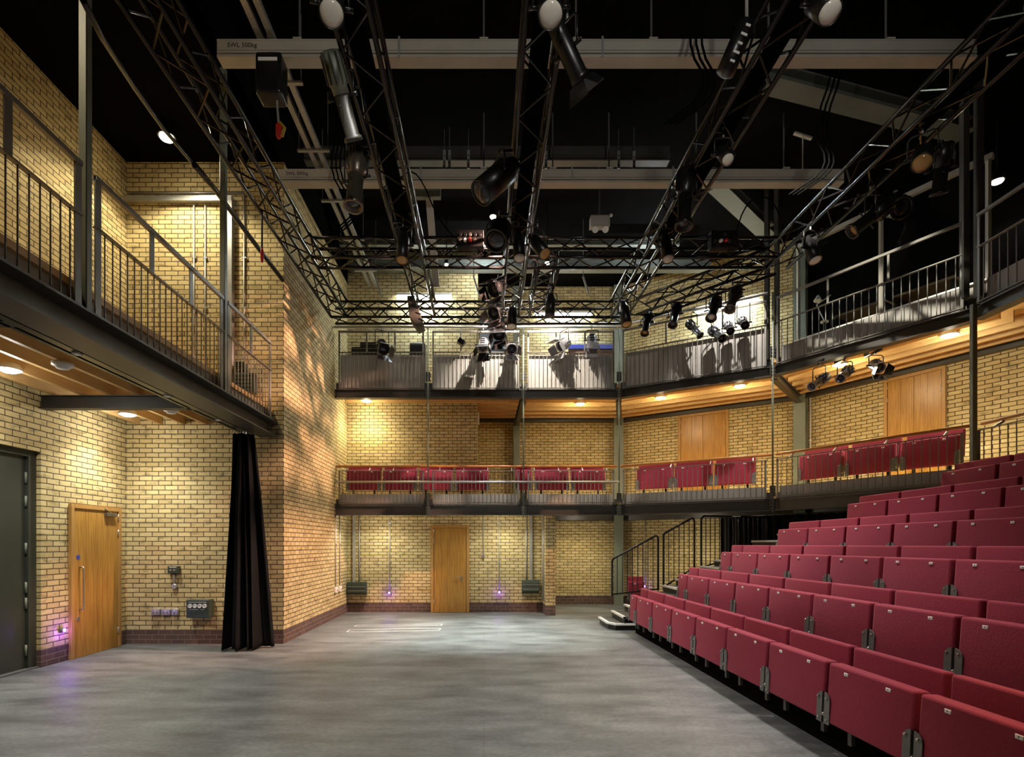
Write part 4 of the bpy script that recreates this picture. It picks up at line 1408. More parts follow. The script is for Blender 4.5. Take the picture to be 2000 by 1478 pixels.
lantern('par', on(1050, 478, 5.72), (.35, -.5, -.78), ZH, 'tilted black can lantern with an amber lens beside the middle truss crossing', .50, .085, lens='lens_amber')
lantern('par', on(1301, 482, 5.70), (.0, -.36, -.93), ZH, 'upright can lantern with a cream lens where the front seat truss meets the cross truss', .46, .08)
lantern('par', on(1583, 486, 5.70), (.1, -.36, -.93), ZH, 'upright black can lantern with a cream lens at the far corner above the upper seats', .44, .085)
lantern('par', on(1075, 595, 5.76), (-.06, -.12, -.99), ZH, 'small dark upright lantern on the short truss before the bright back wall', .40, .085, 'black_metal', 'lens_dark')
lantern('par', on(1000, 618, 5.68), (-.04, -.32, -.94), ZH, 'upright black can lantern with a pale lens low at the end of the middle truss', .46, .09)
lantern('par', on(1220, 612, 5.70), (.08, -.3, -.95), ZH, 'upright black can lantern at the corner where the back and angled trusses meet', .48, .09, 'black_metal', 'lens_amber')

# dark speaker like panel lantern hung at the second truss, and the black cluster at the middle truss
c = on(806, 612, 5.70)
t = thing('flood_light', 'dark grey flat flood lantern hanging edge on from the second truss before the back wall', 'stage light', c)
MB().prism([c + V((-.10, -.05, .30)), c + V((.03, -.05, .30)), c + V((.20, -.05, -.20)), c + V((.08, -.05, -.26)), c + V((-.05, -.05, -.08))], (0, .34, 0)).bevel(.015, 2).build('housing', M['steel'], t)
MB().tube(c + V((-.04, .1, .28)), V((c.x - .04, c.y + .1, ZB + .02)), .014, 8).build('clamp', M['black_metal'], t)
for k in range(4):
    MB().beam(c + V((-.05 + .055 * k, -.056, .22 - .11 * k)), c + V((.07 + .045 * k, -.056, .18 - .11 * k)), .012, .012).build('vent', M['black_metal'], t)
gl = 'black barn door lanterns hanging in a column at the middle truss'
lantern('fresnel', on(973, 560, 5.88), (-.45, -.55, -.55), ZH, 'topmost black barn door lantern of the column at the middle truss', .30, .115, 'black_metal', 'lens_dark', 'black_metal', gl, .3)
lantern('fresnel', on(970, 606, 5.58), (-.35, -.6, -.6), ZH - .12, 'middle black barn door lantern with white edges in the column at the middle truss', .28, .10, 'black_metal', 'lens_dark', 'silver', gl, .4)
lantern('fresnel', on(976, 644, 5.26), (-.1, -.55, -.8), ZH - .4, 'lowest black barn door lantern of the column at the middle truss', .30, .10, 'black_metal', 'lens_dark', 'black_metal', gl, .3)

# on the bar of the straight upper gallery
gb = 'lanterns on the straight gallery bar'
PB = 11.45
lantern('fresnel', P(746, 676, PB), (.35, -.6, -.55), 6.23, 'black and silver lantern alone on the bar before the dark kick board', .32, .12, 'black_metal', 'lens_dark', 'silver', gb, .25)
lantern('fresnel', P(944, 672, PB), (-.06, -.4, -.75), 6.23, 'silver lantern with spread black barn doors, left of a second one on the gallery bar', .26, .105, 'silver', 'lens_dark', 'black_metal', gb, .5)
lantern('fresnel', P(999, 680, PB), (.05, -.75, -.45), 6.23, 'silver lantern facing forwards with pale barn doors beside the middle hanger rod', .24, .11, 'silver', 'lens_dark', 'silver', gb, .35)
lantern('fresnel', P(1102, 672, PB), (-.6, -.35, -.5), 6.23, 'silver lantern tilted towards the stage with pale barn doors on the gallery bar', .27, .115, 'silver', 'lens_dark', 'silver', gb, .45)
lantern('fresnel', P(1156, 664, PB), (-.03, -.25, -.9), 6.23, 'silver lantern pointing straight down, last on the straight gallery bar', .26, .105, 'silver', 'lens_dark', 'silver', gb, .3)
c = P(901, 668, PB)
t = thing('small_speaker', 'small black tilted speaker box hanging from the straight gallery bar', 'speaker', c)
ax, az = V((.83, 0, -.55)), V((.55, 0, .83))
MB().obox(c, ax * .075, V((0, .07, 0)), az * .055).bevel(.006, 1).build('cabinet', M['black_metal'], t)
MB().obox(c + V((0, -.071, 0)), ax * .068, V((0, .002, 0)), az * .048).build('grille', M['black'], t)
MB().tube(c, V((c.x, c.y, 6.202)), .009, 6).build('hanger', M['galv'], t)

# on the angled truss and bar
ga = 'lanterns clustered at the angled gallery'
tA, tB = V((2.95, 10.60, 0)), V((4.84, 8.35, 0))


def at_px(px, py, a, b):
    """point under the line a-b that shows in image column px"""
    k = (px - VPX) / FPX
    e = b - a
    s = (k * a.y - a.x) / (e.x - k * e.y)
    q = a + e * s
    return P(px, py, q.y)


bA, bB = fa[1] + V((-.10, -.26, 0)), fa[2] + V((-.2, -.24, 0))
lantern('profile', at_px(1263, 632, tA, tB), (-.25, -.35, -.85), ZH, 'dark profile lantern with an amber lens hanging at the start of the angled truss', .52, .085, 'black_metal', 'lens_amber', None, ga)
lantern('profile', at_px(1318, 616, tA, tB), (-.28, -.35, -.85), ZH, 'dark profile lantern hanging before the bright tube light on the angled truss', .50, .09, 'black_metal', 'lens_dark', None, ga)
lantern('profile', at_px(1394, 603, tA, tB), (-.35, -.4, -.8), ZH, 'black profile lantern with a pale lens in the cluster on the angled truss', .50, .10, 'black_metal', 'lens', None, ga)
lantern('profile', at_px(1432, 585, tA, tB), (-.4, -.35, -.8), ZH, 'topmost glossy black profile lantern in the cluster on the angled truss', .50, .10, 'black_metal', 'lens_dark', 'bronze', ga)
lantern('profile', at_px(1356, 642, bA, bB), (.35, -.45, -.75), 6.2, 'dark profile lantern on the angled bar tilted away from the return wall', .44, .075, 'black_metal', 'lens_dark', None, ga)
lantern('profile', at_px(1400, 652, bA, bB), (.12, -.7, -.6), 6.2, 'large dark profile lantern facing forwards in the middle of the angled bar', .48, .085, 'black_metal', 'lens_dark', None, ga)
lantern('profile', at_px(1424, 640, bA, bB), (-.2, -.7, -.55), 6.2, 'silver barrelled lantern facing forwards on the angled bar', .42, .075, 'silver', 'lens_dark', 'black_metal', ga)
lantern('profile', at_px(1452, 630, bA, bB), (-.2, -.72, -.5), 6.2, 'silver barrelled lantern furthest along the angled bar', .42, .08, 'silver', 'lens_dark', 'black_metal', ga)

# under the upper gallery in the second angled bay
gu = 'lanterns under the upper gallery'
lantern('profile', P(1600, 745, 9.4), (-.8, -.35, -.5), 4.78, 'silver tube lantern pointing along the wall under the upper gallery', .46, .085, 'black_metal', 'lens_dark', 'silver', gu)
lantern('profile', P(1650, 730, 9.2), (-.65, -.45, -.5), 4.78, 'second silver tube lantern under the upper gallery beside a lit downlight', .42, .085, 'black_metal', 'lens_dark', 'silver', gu)
lantern('fresnel', P(1711, 714, 8.9), (.0, -.7, -.55), 4.80, 'lantern with pale barn doors hanging under the upper gallery by the double doors', .22, .09, 'silver', 'lens_dark', 'black_metal', gu, .3)
for px, D in ((1600, 9.4), (1650, 9.2), (1711, 8.9)):
    p = P(px, 700, D)
    o = MB().tube((p.x, p.y - .12, 4.79), (p.x, p.y + .25, 4.79), .022, 8).build('spigot_bar', M['black_metal'])
    tag(o, 'short black bar under the upper gallery holding the ' + {1600: 'first', 1650: 'second', 1711: 'last'}[px] + ' lantern', 'pipe')
    o2 = MB().box((p.x - .03, p.y + .20, 4.79), (p.x + .03, p.y + .25, 4.93)).build('spigot', M['black_metal'])
    o2.parent = o

# chain hoist with red hook above the first truss, with a pale label
c = P(531, 150, 6.3)
t = thing('chain_hoist', 'black chain hoist with a pale label hanging at the near crane beam', 'hoist', c)
MB().box(c + V((-.15, -.12, -.28)), c + V((.15, .12, .20))).bevel(.04, 3).build('motor_case', M['black_metal'], t)
MB().box(c + V((-.11, -.126, .08)), c + V((.11, -.121, .12))).build('label', M['white'], t, 'pale label strip')
MB().tube(c + V((0, 0, .2)), V((c.x, c.y, 7.36)), .018, 8).build('hook', M['galv'], t)
MB().tube(c + V((.06, 0, -.28)), c + V((.08, .0, -.56)), .012, 6).build('chain', M['galv'], t)
MB().lathe(c + V((.08, 0, -.62)), (0, 0, 1), [(-.10, .02), (-.06, .035), (.05, .035), (.08, .015)], 12).build('bottom_hook', M['red_plastic'], t, 'red bottom hook')
MB().pipe([c + V((.10, -.02, -.55)), c + V((.16, -.03, -.62)), c + V((.13, -.03, -.72))], .018, 8).build('strap', M['yellow_plastic'], t, 'yellow strap')
c = P(1437, 95, 5.0)
t = thing('chain_hoist', 'black chain hoist with white lettering above the truss over the front seats', 'hoist', c)
MB().lathe(c, (.35, -.3, .85), [(-.22, .03), (-.20, .085), (.20, .085), (.22, .03)], 16).build('motor_case', M['black_metal'], t)
ax = V((.35, -.3, .85)).normalized()
sx = ax.cross(V((0, 1, 0))).normalized()
for k in range(5):
    q = c + ax * (-.14 + .07 * k) + V((.0, -.088, -.03))
    MB().obox(q, ax * .009, V((0, .003, 0)), sx * (.03 if k % 2 else .022)).build('lettering', M['tape'], t)
MB().tube(c + ax * .2, V((c.x + .1, c.y, TOP)), .015, 8).build('hook', M['galv'], t)
c = P(363, 463 - 0, 7.9)
c = V((-2.95, 7.15, 5.45))
t = thing('rigging_hook', 'small hook with a red catch hanging from the wall truss before the recess wall', 'hook', c)
MB().lathe(c, (0, 0, 1), [(-.10, .012), (-.05, .022), (.05, .022), (.09, .012)], 10).build('catch', M['red_plastic'], t)
MB().tube(c + UP * .08, c + UP * .6, .012, 6).build('shank', M['black_metal'], t)

# emergency twin spot, house lamps
c = P(1171, 435, 9.6)
t = thing('emergency_light', 'pale twin spot emergency light box above the front cross truss', 'emergency light', c)
MB().box(c + V((-.17, -.08, -.09)), c + V((.17, .08, .10))).bevel(.012, 2).build('case', M['board'], t)
for dx in (-.09, .09):
    MB().lathe(c + V((dx, -.05, -.14)), (0, -.6, -.6), [(-.06, .03), (.02, .055), (.04, .055), (.03, .045)], 16).build('spot_head', M['white'], t)
MB().ball(c + V((.19, -.06, .10)), .03).build('indicator', M['white'], t)
MB().tube(c + UP * .1, V((c.x, c.y, TOP)), .012, 6).build('stem', M['bracket'], t)


def downlight(p, label, lit=True, r=.105, energy=120, col=WARM, aim=None, angle=125, grp='round downlights', mat='lamp', blend=.9):
    p = V(p)
    t = thing('downlight', label, 'ceiling light', p, grp)
    MB().lathe(p, (0, 0, -1), [(-.05, r * .9), (-.0, r * 1.15), (.012, r * 1.15), (.014, r * .95), (.0, r * .9)], 28).build('trim_ring', M['white'], t)
    MB().lathe(p, (0, 0, -1), [(-.01, r * .9), (.014, r * .92), (.034, r * .6), (.038, .003)], 28).build('diffuser', M[mat] if lit else M['white'], t)
    if lit:
        light('downlight_glow', 'POINT', p + V((0, 0, -.10)), energy * (.04 if p.z < 4 else .09), col, None, .06)
        light('downlight_lamp', 'SPOT', p + V((0, 0, -.04)), energy, col, aim or (p.x, p.y, 0), r * .7, angle, blend)


GW = 'lit round downlights under the side gallery'
downlight((-5.14, 5.82, 3.5), 'lit round downlight under the side gallery before the cross beam', energy=280, col=(1.0, .97, .86), grp=GW)
downlight((-5.18, 7.82, 3.5), 'lit round downlight under the side gallery next to the recess wall', energy=280, col=(1.0, .97, .86), grp=GW)
downlight((-5.14, 3.4, 3.5), 'lit round downlight under the side gallery over the scenery door', energy=200, col=(1.0, .94, .80), grp=GW)
for p, nm in (((-4.48, 5.72, 3.5), 'before the cross beam'), ((-4.46, 7.67, 3.5), 'beyond the cross beam')):
    t = thing('smoke_detector', 'unlit white disc detector under the side gallery ' + nm, 'detector', p, 'white detectors under the side gallery')
    MB().lathe(p, (0, 0, -1), [(-.03, .10), (.0, .10), (.01, .07), (.03, .06), (.035, .02)], 24).build('disc', M['white'], t)
GB = 'lit round downlights under the upper gallery'
for k, (px, py, D, z, nm, e) in enumerate(((716, 792, 12.2, 4.87, 'nearest the brick return wall', 170), (1133, 787, 12.48, 4.87, 'before the first gallery corner', 210), (1290, 775, 11.96, 4.87, 'first in the first angled bay', 220), (1445, 752, 11.07, 4.87, 'second in the first angled bay', 220), (1640, 710, 9.76, 4.87, 'behind the tube lanterns in the second angled bay', 240), (1855, 652, 8.38, 4.87, 'near the square gallery post', 240))):
    p = P(px, py, D)
    p.z = z
    downlight(p, 'lit round downlight under the upper gallery, ' + nm, energy=e, col=(1.0, .86, .50) if k < 5 else (1.0, .92, .68), grp=GB, angle=140)
GL = 'downlights under the lower gallery'
for x, y, nm, e in ((-2.35, 11.95, 'near the return wall', 150), (.45, 11.95, 'beyond the door', 150), (2.5, 13.3, 'before the deep back wall', 170), (4.7, 12.3, 'before the first angled wall', 150)):
    downlight((x, y, 2.44), 'small round downlight under the lower gallery, ' + nm, energy=e, col=(1.0, .97, .80) if y < 12.1 else (1.0, .88, .62), grp=GL, angle=140, r=.08)

# fluorescent battens on the upper walls


def batten(a, b, label, n, e=9):
    a, b = V(a), V(b)
    t = thing('batten_light', label, 'tube light', a.lerp(b, .5), 'lit tube lights on the upper walls')
    MB().beam(a + UP * .04, b + UP * .04, .07, .05).build('gear_tray', M['white'], t)
    d = (b - a).normalized()
    MB().tube(a + d * .04 - UP * .01, b - d * .04 - UP * .01, .032, 12).build('tube', M['lamp_cool'], t)
    o = light('batten_lamp', 'AREA', a.lerp(b, .5) + V(n) * .25 - UP * .06, 34 * e / 9, (.78, .92, 1.0), a.lerp(b, .5) + V(n) * .05 - UP * 1.0, .3)


batten((-2.05, 12.62, 7.42), (-.75, 12.62, 7.42), 'lit white tube light at the top of the projecting back wall', (0, -1, 0), 9)
batten((1.35, 14.355, 7.75), (2.9, 14.355, 7.75), 'lit white tube light on the deep back wall between the green columns', (0, -1, 0), 13)
e0, e1 = wb[0].lerp(wb[1], .46), wb[0].lerp(wb[1], .80)
nw = V((-.53, -.83, 0))
batten(e0 + nw * .12 + UP * 7.30, e1 + nw * .12 + UP * 7.30, 'lit white tube light on the first angled upper wall', nw, 18)


def bulb(p, label, energy, r=.07, col=(1, .93, .8), top=TOP, mat='lamp_tungsten'):
    p = V(p)
    t = thing('house_lamp', label, 'ceiling light', p, 'bright house lamps under the roof')
    MB().lathe(p, (0, 0, -1), [(-.16, .02), (-.15, r * 1.1), (-.02, r * 1.25), (.0, r * 1.2)], 20).build('housing', M['black_metal'], t)
    MB().lathe(p, (0, 0, -1), [(-.01, r), (.02, r * .9), (.03, .003)], 20).build('bulb', M[mat], t)
    MB().tube(p + UP * .15, V((p.x, p.y, top)), .012, 6).build('stem', M['black_metal'], t)
    if energy:
        light('house_lamp_light', 'SPOT', p - UP * .06, energy, col, (p.x, p.y, 0), r, 128, .35)


bulb((-4.66, 7.9, 7.58), 'very bright house lamp under the roof over the side gallery', 240, .10, (1.0, .88, .62), 7.75)
bulb((-4.8, 3.6, 7.58), 'bright house lamp under the roof over the front of the side gallery', 220, .085, (1.0, .84, .56), 7.75)
bulb(P(963, 423, 9.9), 'bright bare house lamp hanging left of the middle truss', 60, .055)
bulb(P(1069, 513, 10.9), 'small bright house lamp behind the front cross truss, right of the middle truss', 40, .045)
bulb(P(872, 516, 10.9), 'small bright house lamp behind the front cross truss, left of the middle truss', 40, .035)
bulb(P(1948, 354, 8.6), 'lit oval house lamp above the side gallery bay', 40, .08, (1, .95, .8))

# ------------------------------------------------------------------ upper level fittings
# control room front in the second angled bay
n2 = V((.872, .489, 0))
a, b = fa[2] + n2 * .75, fa[3] + n2 * .75
t = struct(thing('window_1', 'dark glazed control room front behind the upper gallery rail in the second angled bay', 'window', a.lerp(b, .5) + UP * 5.1), 'dark glazed control room front behind the upper gallery rail in the second angled bay', 'window')
MB().beam(a + UP * 5.3, b + UP * 5.3, .06, .42).build('sill_wall', M['board'], t)
MB().beam(a + UP * 5.53, b + UP * 5.53, .12, .04).build('window_sill', M['white'], t)
MB().beam(a + UP * 7.35, b + UP * 7.35, .08, .08).build('window_head', M['pale'], t)
for f in (.02, .5, .98):
    p = a.lerp(b, f)
    MB().beam(p + UP * 5.53, p + UP * 7.35, .05, .05, up=(1, 0, 0)).build('mullion', M['pale'], t)
MB().beam(a + UP * 6.45, b + UP * 6.45, .004, 1.78).build('pane', M['glass'], t)
rm = fa[2] + n2 * 1.6
for k, f in enumerate((.35, .68)):
    p = a.lerp(b, f) + n2 * .45
    d = (b - a).normalized()
    q = thing('control_desk', 'tan topped control desk behind the control room glass, ' + ('first' if k == 0 else 'second') + ' along the rail', 'desk', p + UP * 5.12, 'control desks')
    MB().obox(p + UP * 5.82, d * .42, n2 * .3, UP * .02).build('desk_top', M['desk'], q)
    for s1 in (-1, 1):
        MB().obox(p + d * s1 * .38 + UP * 5.46, d * .02, n2 * .27, UP * .34).build('leg', M['black_metal'], q)
p = a.lerp(b, .12) + n2 * .35 + UP * 5.12
q = thing('desk_lamp', 'white jointed desk lamp behind the control room glass', 'desk lamp', p)
MB().lathe(p + UP * .74, (0, 0, 1), [(0, .07), (.02, .07)], 16).build('base', M['white'], q)
MB().tube(p, p + UP * .74, .02, 8).build('stand', M['black_metal'], q)
MB().tube(p + UP * .76, p + V((-.12, .05, 1.1)), .010, 6).build('arm', M['white'], q)
MB().tube(p + V((-.12, .05, 1.1)), p + V((.06, -.1, 1.22)), .010, 6).build('arm', M['white'], q)
MB().lathe(p + V((-.10, .04, 1.22)), (-.2, -.2, -.9), [(-.06, .02), (.05, .07), (.06, .06)], 14).build('lamp_shade', M['white'], q)
# black and dark boxes standing on the straight upper gallery
for k, (x0, x1, y0, y1, D, nm) in enumerate(((686, 740, 677, 695, 12.2, 'wide low black flight case behind the first kick board'), (703, 735, 668, 678, 12.25, 'smaller black case on top of the low flight case'), (800, 830, 669, 692, 12.2, 'black monitor box at the end of the first upper bay'))):
    a, b = P(x0, y1, D), P(x1, y0, D)
    z0 = 5.12 if k != 1 else P(0, 677, 12.2).z
    t = thing('flight_case', nm + ' on the upper gallery', 'case', ((a.x + b.x) / 2, D, z0))
    MB().box((a.x, D, z0), (b.x, D + .35, b.z)).bevel(.01, 1).build('case_body', M['black_metal'], t)
    MB().box((a.x, D - .004, b.z - .05), (b.x, D, b.z - .035)).build('lid_seam', M['bracket'], t)
a, b = P(1110, 682, 14.28), P(1197, 674, 14.28)
o = MB().box((a.x, 14.22, a.z), (b.x + .2, 14.34, b.z)).build('blue_trunking', M['blue'])
tag(o, 'bright blue horizontal duct on the deep upper back wall', 'duct')
o = MB().box((a.x, 14.25, a.z - .25), (b.x + .2, 14.36, a.z - .03)).build('brown_panel', M['brown'])
tag(o, 'brown board under the blue duct on the deep upper back wall', 'board')
# black openings either side on the upper back wall
o = MB().box((-.10, 14.25, 6.6), (.55, 14.38, 7.6)).build('wall_louvre', M['black_metal'])
tag(o, 'dark vent panel on the deep upper wall beside the projecting wall', 'vent')

# ------------------------------------------------------------------ recess wall services


def conduit(pts, r, label, clips=(), mat='galv', grp=None):
    t = thing('conduit', label, 'conduit', pts[0], grp)
    MB().pipe(pts, r, 8).build('pipe', M[mat], t)
    for q in clips:
        MB().obox(q, (.035, 0, 0), (0, .012, 0), (0, 0, .012)).build('saddle_clip', M[mat], t)
    return t


yw = YR - .02
a, b, c_ = P(245, 393, YR), P(452, 393, YR), P(452, 640, YR)
t = thing('cable_trunking', 'bright galvanised trunking turning down the upper recess wall', 'trunking', b, None)
MB().box((XL + .004, YR - .09, a.z - .04), (b.x + .04, YR - .004, a.z + .04)).build('trunking_run', M['galv'], t)
MB().box((b.x - .045, YR - .088, 3.8), (b.x + .045, YR - .004, a.z - .04)).build('trunking_drop', M['galv'], t)
for k, (px, z0, nm) in enumerate(((380, 3.8, 'left of a matching pair'), (402, 3.8, 'right of a matching pair'), (478, 3.8, 'outside the galvanised trunking'))):
    p = P(px, 400, YR)
    zt = p.z if k < 2 else a.z + .1
    conduit([(p.x, yw, z0), (p.x, yw, zt)], .013, 'thin vertical conduit on the upper recess wall, ' + nm, [(p.x, yw, z) for z in (4.6, 5.4, 6.2)], grp='conduits on the upper recess wall')
p = P(478, 385, YR)
conduit([(XL + .05, yw - .0, a.z + .12), (p.x, yw, a.z + .12)], .016, 'thin horizontal conduit above the galvanised trunking', [(-5, yw, a.z + .12)])
# side gallery boxes by the short rail
for px0, px1, py0, py1, nm in ((457, 476, 706, 724, 'small dark green box'), (458, 496, 728, 765, 'dark grey ventilated cabinet')):
    a, b = P(px0, py1, 8.5), P(px1, py0, 8.5)
    t = thing('wall_cabinet', nm + ' on the recess wall behind the short side gallery railing', 'cabinet', (a + b) / 2)
    MB().box((a.x, 8.48, a.z), (b.x, 8.65, b.z)).bevel(.008, 1).build('case', M['green_box'], t)
    for i in range(4):
        z = a.z + (b.z - a.z) * (.2 + .2 * i)
        MB().box((a.x + .02, 8.475, z), (b.x - .02, 8.481, z + .012)).build('vent', M['black'], t)

# lower recess wall: green box with stem, sockets, outlet panel
a, b = P(332, 1119, YR), P(353, 1105, YR)
t = thing('outlet_box', 'small dark green socket box with a short stem on the lower recess wall', 'electrical box', (a + b) / 2)
MB().box((a.x, YR - .07, a.z), (b.x, YR, b.z)).bevel(.005, 1).build('case', M['green_box'], t)
for dx in (.05, .11):
    MB().lathe((a.x + dx, YR - .07, a.z + .05), (0, -1, 0), [(0, .016), (.006, .016), (.006, .009)], 12).build('connector', M['chrome'], t)
MB().box((a.x + .03, YR - .0715, b.z - .022), (b.x - .03, YR - .07, b.z - .012)).build('label', M['white'], t)
p = P(342, 1145, YR)
MB().tube((p.x, YR - .02, a.z), (p.x, YR - .02, p.z), .014, 8).build('stem', M['galv'], t)
MB().lathe((p.x, YR, p.z), (0, -1, 0), [(0, .045), (.035, .045), (.04, .03)], 20).build('round_box', M['galv'], t)
for px0, px1, nm, k in ((298, 316, 'left of three', 0), (318, 336, 'middle of three', 1), (338, 351, 'small right one of three', 2)):
    a, b = P(px0, 1200, YR), P(px1, 1188, YR)
    t = thing('wall_socket', f'silver metal wall socket on the lower recess wall, {nm}', 'socket', (a + b) / 2, 'sockets on the recess wall')
    MB().box((a.x, YR - .05, a.z), (b.x, YR, b.z)).bevel(.008, 2).build('back_box', M['galv'], t)
    MB().box((a.x + .006, YR - .056, a.z + .006), (b.x - .006, YR - .05, b.z - .006)).bevel(.003, 1).build('face_plate', M['galv'], t)
    for f in ((.28, .72) if k < 2 else (.5,)):
        x = a.x + (b.x - a.x) * f
        MB().box((x - .012, YR - .058, a.z + .02), (x + .012, YR - .056, a.z + .045)).build('outlet', M['bracket'], t)
    x = (a.x + b.x) / 2
    MB().box((x - .012, YR - .06, b.z - .04), (x + .012, YR - .056, b.z - .02)).build('switch', M['white'], t)
a, b = P(374, 1204, YR), P(418, 1169, YR)
t = thing('stage_outlet', 'dark green stage outlet panel with four white round sockets beside the black curtain', 'electrical panel', (a + b) / 2)
MB().box((a.x, YR - .16, a.z), (b.x, YR, b.z)).bevel(.008, 1).build('case', M['green_box'], t)
for k in range(4):
    x = a.x + (b.x - a.x) * (.18 + .21 * k)
    s = MB().lathe((x, YR - .16, a.z + .19), (0, -1, 0), [(0, .033), (.012, .033), (.012, .026), (.006, .024)], 20).build('round_socket', M['white'], t, 'white round socket')
    for i in range(3):
        an = 2 * math.pi * i / 3 + .5
        MB().lathe((x + .011 * math.cos(an), YR - .166, a.z + .19 + .011 * math.sin(an)), (0, -1, 0), [(0, .004), (.001, .004)], 8).build('pin_hole', M['ink'], s)
for k in range(6):
    x = a.x + (b.x - a.x) * (.17 + .105 * k + (.06 if k > 3 else 0))
    MB().lathe((x, YR - .16, a.z + .085), (0, -1, 0), [(0, .009), (.004, .009), (.004, .005)], 10).build('jack_socket', M['ink'], t)
for x0, x1, z in ((.10, .90, .245), (.14, .52, .13), (.62, .82, .13)):
    m = MB()
    n_ = int((x1 - x0) * 24)
    for i in range(n_):
        x = a.x + (b.x - a.x) * (x0 + (x1 - x0) * (i + .2) / n_)
        m.box((x, YR - .1612, a.z + z), (x + (b.x - a.x) * .022, YR - .16, a.z + z + (.010 if i % 3 else .007)))
    m.build('label_lettering', M['white'], t)


def marker_lamp(p, n, label, lit=3.0):
    p, n = V(p), V(n)
    t = thing('marker_light', label, 'marker light', p, 'purple marker lights')
    MB().lathe(p, n, [(0, .035), (.05, .035), (.055, .028)], 16).build('housing', M['bracket'], t)
    MB().lathe(p + n * .05, n, [(0, .026), (.012, .02), (.016, .003)], 14).build('lens', M['purple'], t)
    light('marker_lamp', 'POINT', p + n * .11 - UP * .02, lit * .6, (.28, .10, 1.0), None, .02)
    return t


p = P(122, 1229, 7.36)
marker_lamp((XL, 7.30, p.z), (1, 0, 0), 'purple lit marker lamp between the scenery door and the oak side door', 5)
p = P(761, 1157, YB)
marker_lamp(p, (0, -1, 0), 'purple lit marker lamp on the back wall nearer the return wall', 2.0)
conduit([(p.x, YB - .015, p.z + .03), (p.x, YB - .015, 2.3)], .011, 'thin conduit rising from the purple lamp nearer the return wall', [(p.x, YB - .015, z) for z in (1.2, 2.1)], grp='conduits on the back wall')
p = P(975, 1156, YB)
marker_lamp(p, (0, -1, 0), 'purple lit marker lamp on the back wall beyond the oak door', 2.0)
conduit([(p.x, YB - .015, p.z + .03), (p.x, YB - .015, 2.3)], .011, 'thin conduit rising from the purple lamp beyond the oak door', [(p.x, YB - .015, z) for z in (1.2, 2.1)], grp='conduits on the back wall')
p = wb[0].lerp(wb[1], .165) + UP * P(0, 1145, 13.9).z
marker_lamp(p + nw * .02, nw, 'purple lit marker lamp on the angled wall behind the stand handrail', 1.5)
conduit([p + nw * .02 + UP * .03, V((p.x, p.y, 2.3)) + nw * .02], .011, 'thin conduit rising from the purple lamp behind the handrail', [p + nw * .02 + UP * .9], grp='conduits on the back wall')
p = P(944, 1085, YB)
t = thing('wall_switch', 'small grey switch box with a conduit on the back wall right of the oak door', 'switch', p)
MB().box(p + V((-.035, -.04, -.05)), p + V((.035, 0, .05))).bevel(.005, 1).build('case', M['galv'], t)
MB().box(p + V((-.012, -.046, -.02)), p + V((.012, -.04, .02))).build('rocker', M['red_plastic'], t)
conduit([(p.x, YB - .015, p.z + .05), (p.x, YB - .015, 2.3)], .010, 'thin conduit rising from the small switch box', [(p.x, YB - .015, 2.0)], grp='conduits on the back wall')

for px0, px1, py0, py1, tx, cx, nm in ((680, 717, 1136, 1161, 692, 702, 'next to the return wall'), (1019, 1052, 1132, 1158, 1037, 1028, 'next to the brick pier')):
    a, b = P(px0, py1, YB), P(px1, py0, YB)
    t = thing('stage_outlet', f'dark green sloping stage outlet panel on the back wall {nm}', 'electrical panel', (a + b) / 2, 'outlet panels on the back wall')
    MB().prism([(a.x, YB, a.z), (a.x, YB - .10, a.z + .03), (a.x, YB - .16, a.z + .06), (a.x, YB - .12, b.z), (a.x, YB, b.z)], (b.x - a.x, 0, 0)).bevel(.005, 1).build('case', M['green_box'], t)
    for r_ in range(2):
        for k in range(7):
            x = a.x + (b.x - a.x) * (.13 + .122 * k)
            z = a.z + (b.z - a.z) * (.45 + .3 * r_)
            y = YB - .16 + .04 * (z - a.z - .06) / max(.01, (b.z - a.z - .06)) - .003
            MB().lathe((x, y, z), (0, -1, .1), [(0, .014), (.006, .014), (.006, .008)], 10).build('socket', M['ink'], t)
        z = a.z + (b.z - a.z) * (.33 + .32 * r_)
        MB().box((a.x + .02, YB - .160, z), (b.x - .02, YB - .148, z + .008)).build('label_strip', M['galv'], t)
    q = P(tx, 1100, YB)
    o = MB().box((q.x - .028, YB - .06, b.z), (q.x + .028, YB, 2.3)).build('cable_trunking', M['galv'])
    tag(o, f'grey vertical trunking rising from the green outlet panel {nm}', 'trunking', 'trunking on the back wall')
    q = P(cx, 1100, YB)
    conduit([(q.x, YB - .02, b.z), (q.x, YB - .02, 2.3)], .015, f'vertical conduit beside the trunking of the green panel {nm}', [(q.x, YB - .02, 1.9)], grp='conduits on the back wall')
# pair of sockets and conduits on the return wall
for k, (y, nm) in enumerate(((11.62, 'nearer'), (11.95, 'farther'))):
    t = thing('wall_socket', f'small white socket low on the brick return wall, the {nm} of two', 'socket', (XR, y, .62), 'sockets on the return wall')
    MB().box((XR, y - .06, .56), (XR + .05, y + .06, .68)).bevel(.006, 1).build('back_box', M['white'], t)
    MB().box((XR + .05, y - .02, .59), (XR + .053, y + .02, .62)).build('outlet', M['ink'], t)
    conduit([(XR + .016, y, .68), (XR + .016, y, 2.25)], .013, f'thin conduit on the brick return wall above the {nm} socket', [(XR + .016, y, 1.6)], grp='conduits on the return wall')
# two conduits on the pier
for k, (y, nm) in enumerate(((12.55, 'inner'), (12.35, 'outer'))):
    conduit([(1.39 - .016, y, .3), (1.39 - .016, y, 2.3)], .013, f'thin conduit on the side of the brick pier, the {nm} of two', [(1.374, y, 1.6)], grp='conduits on the brick pier')
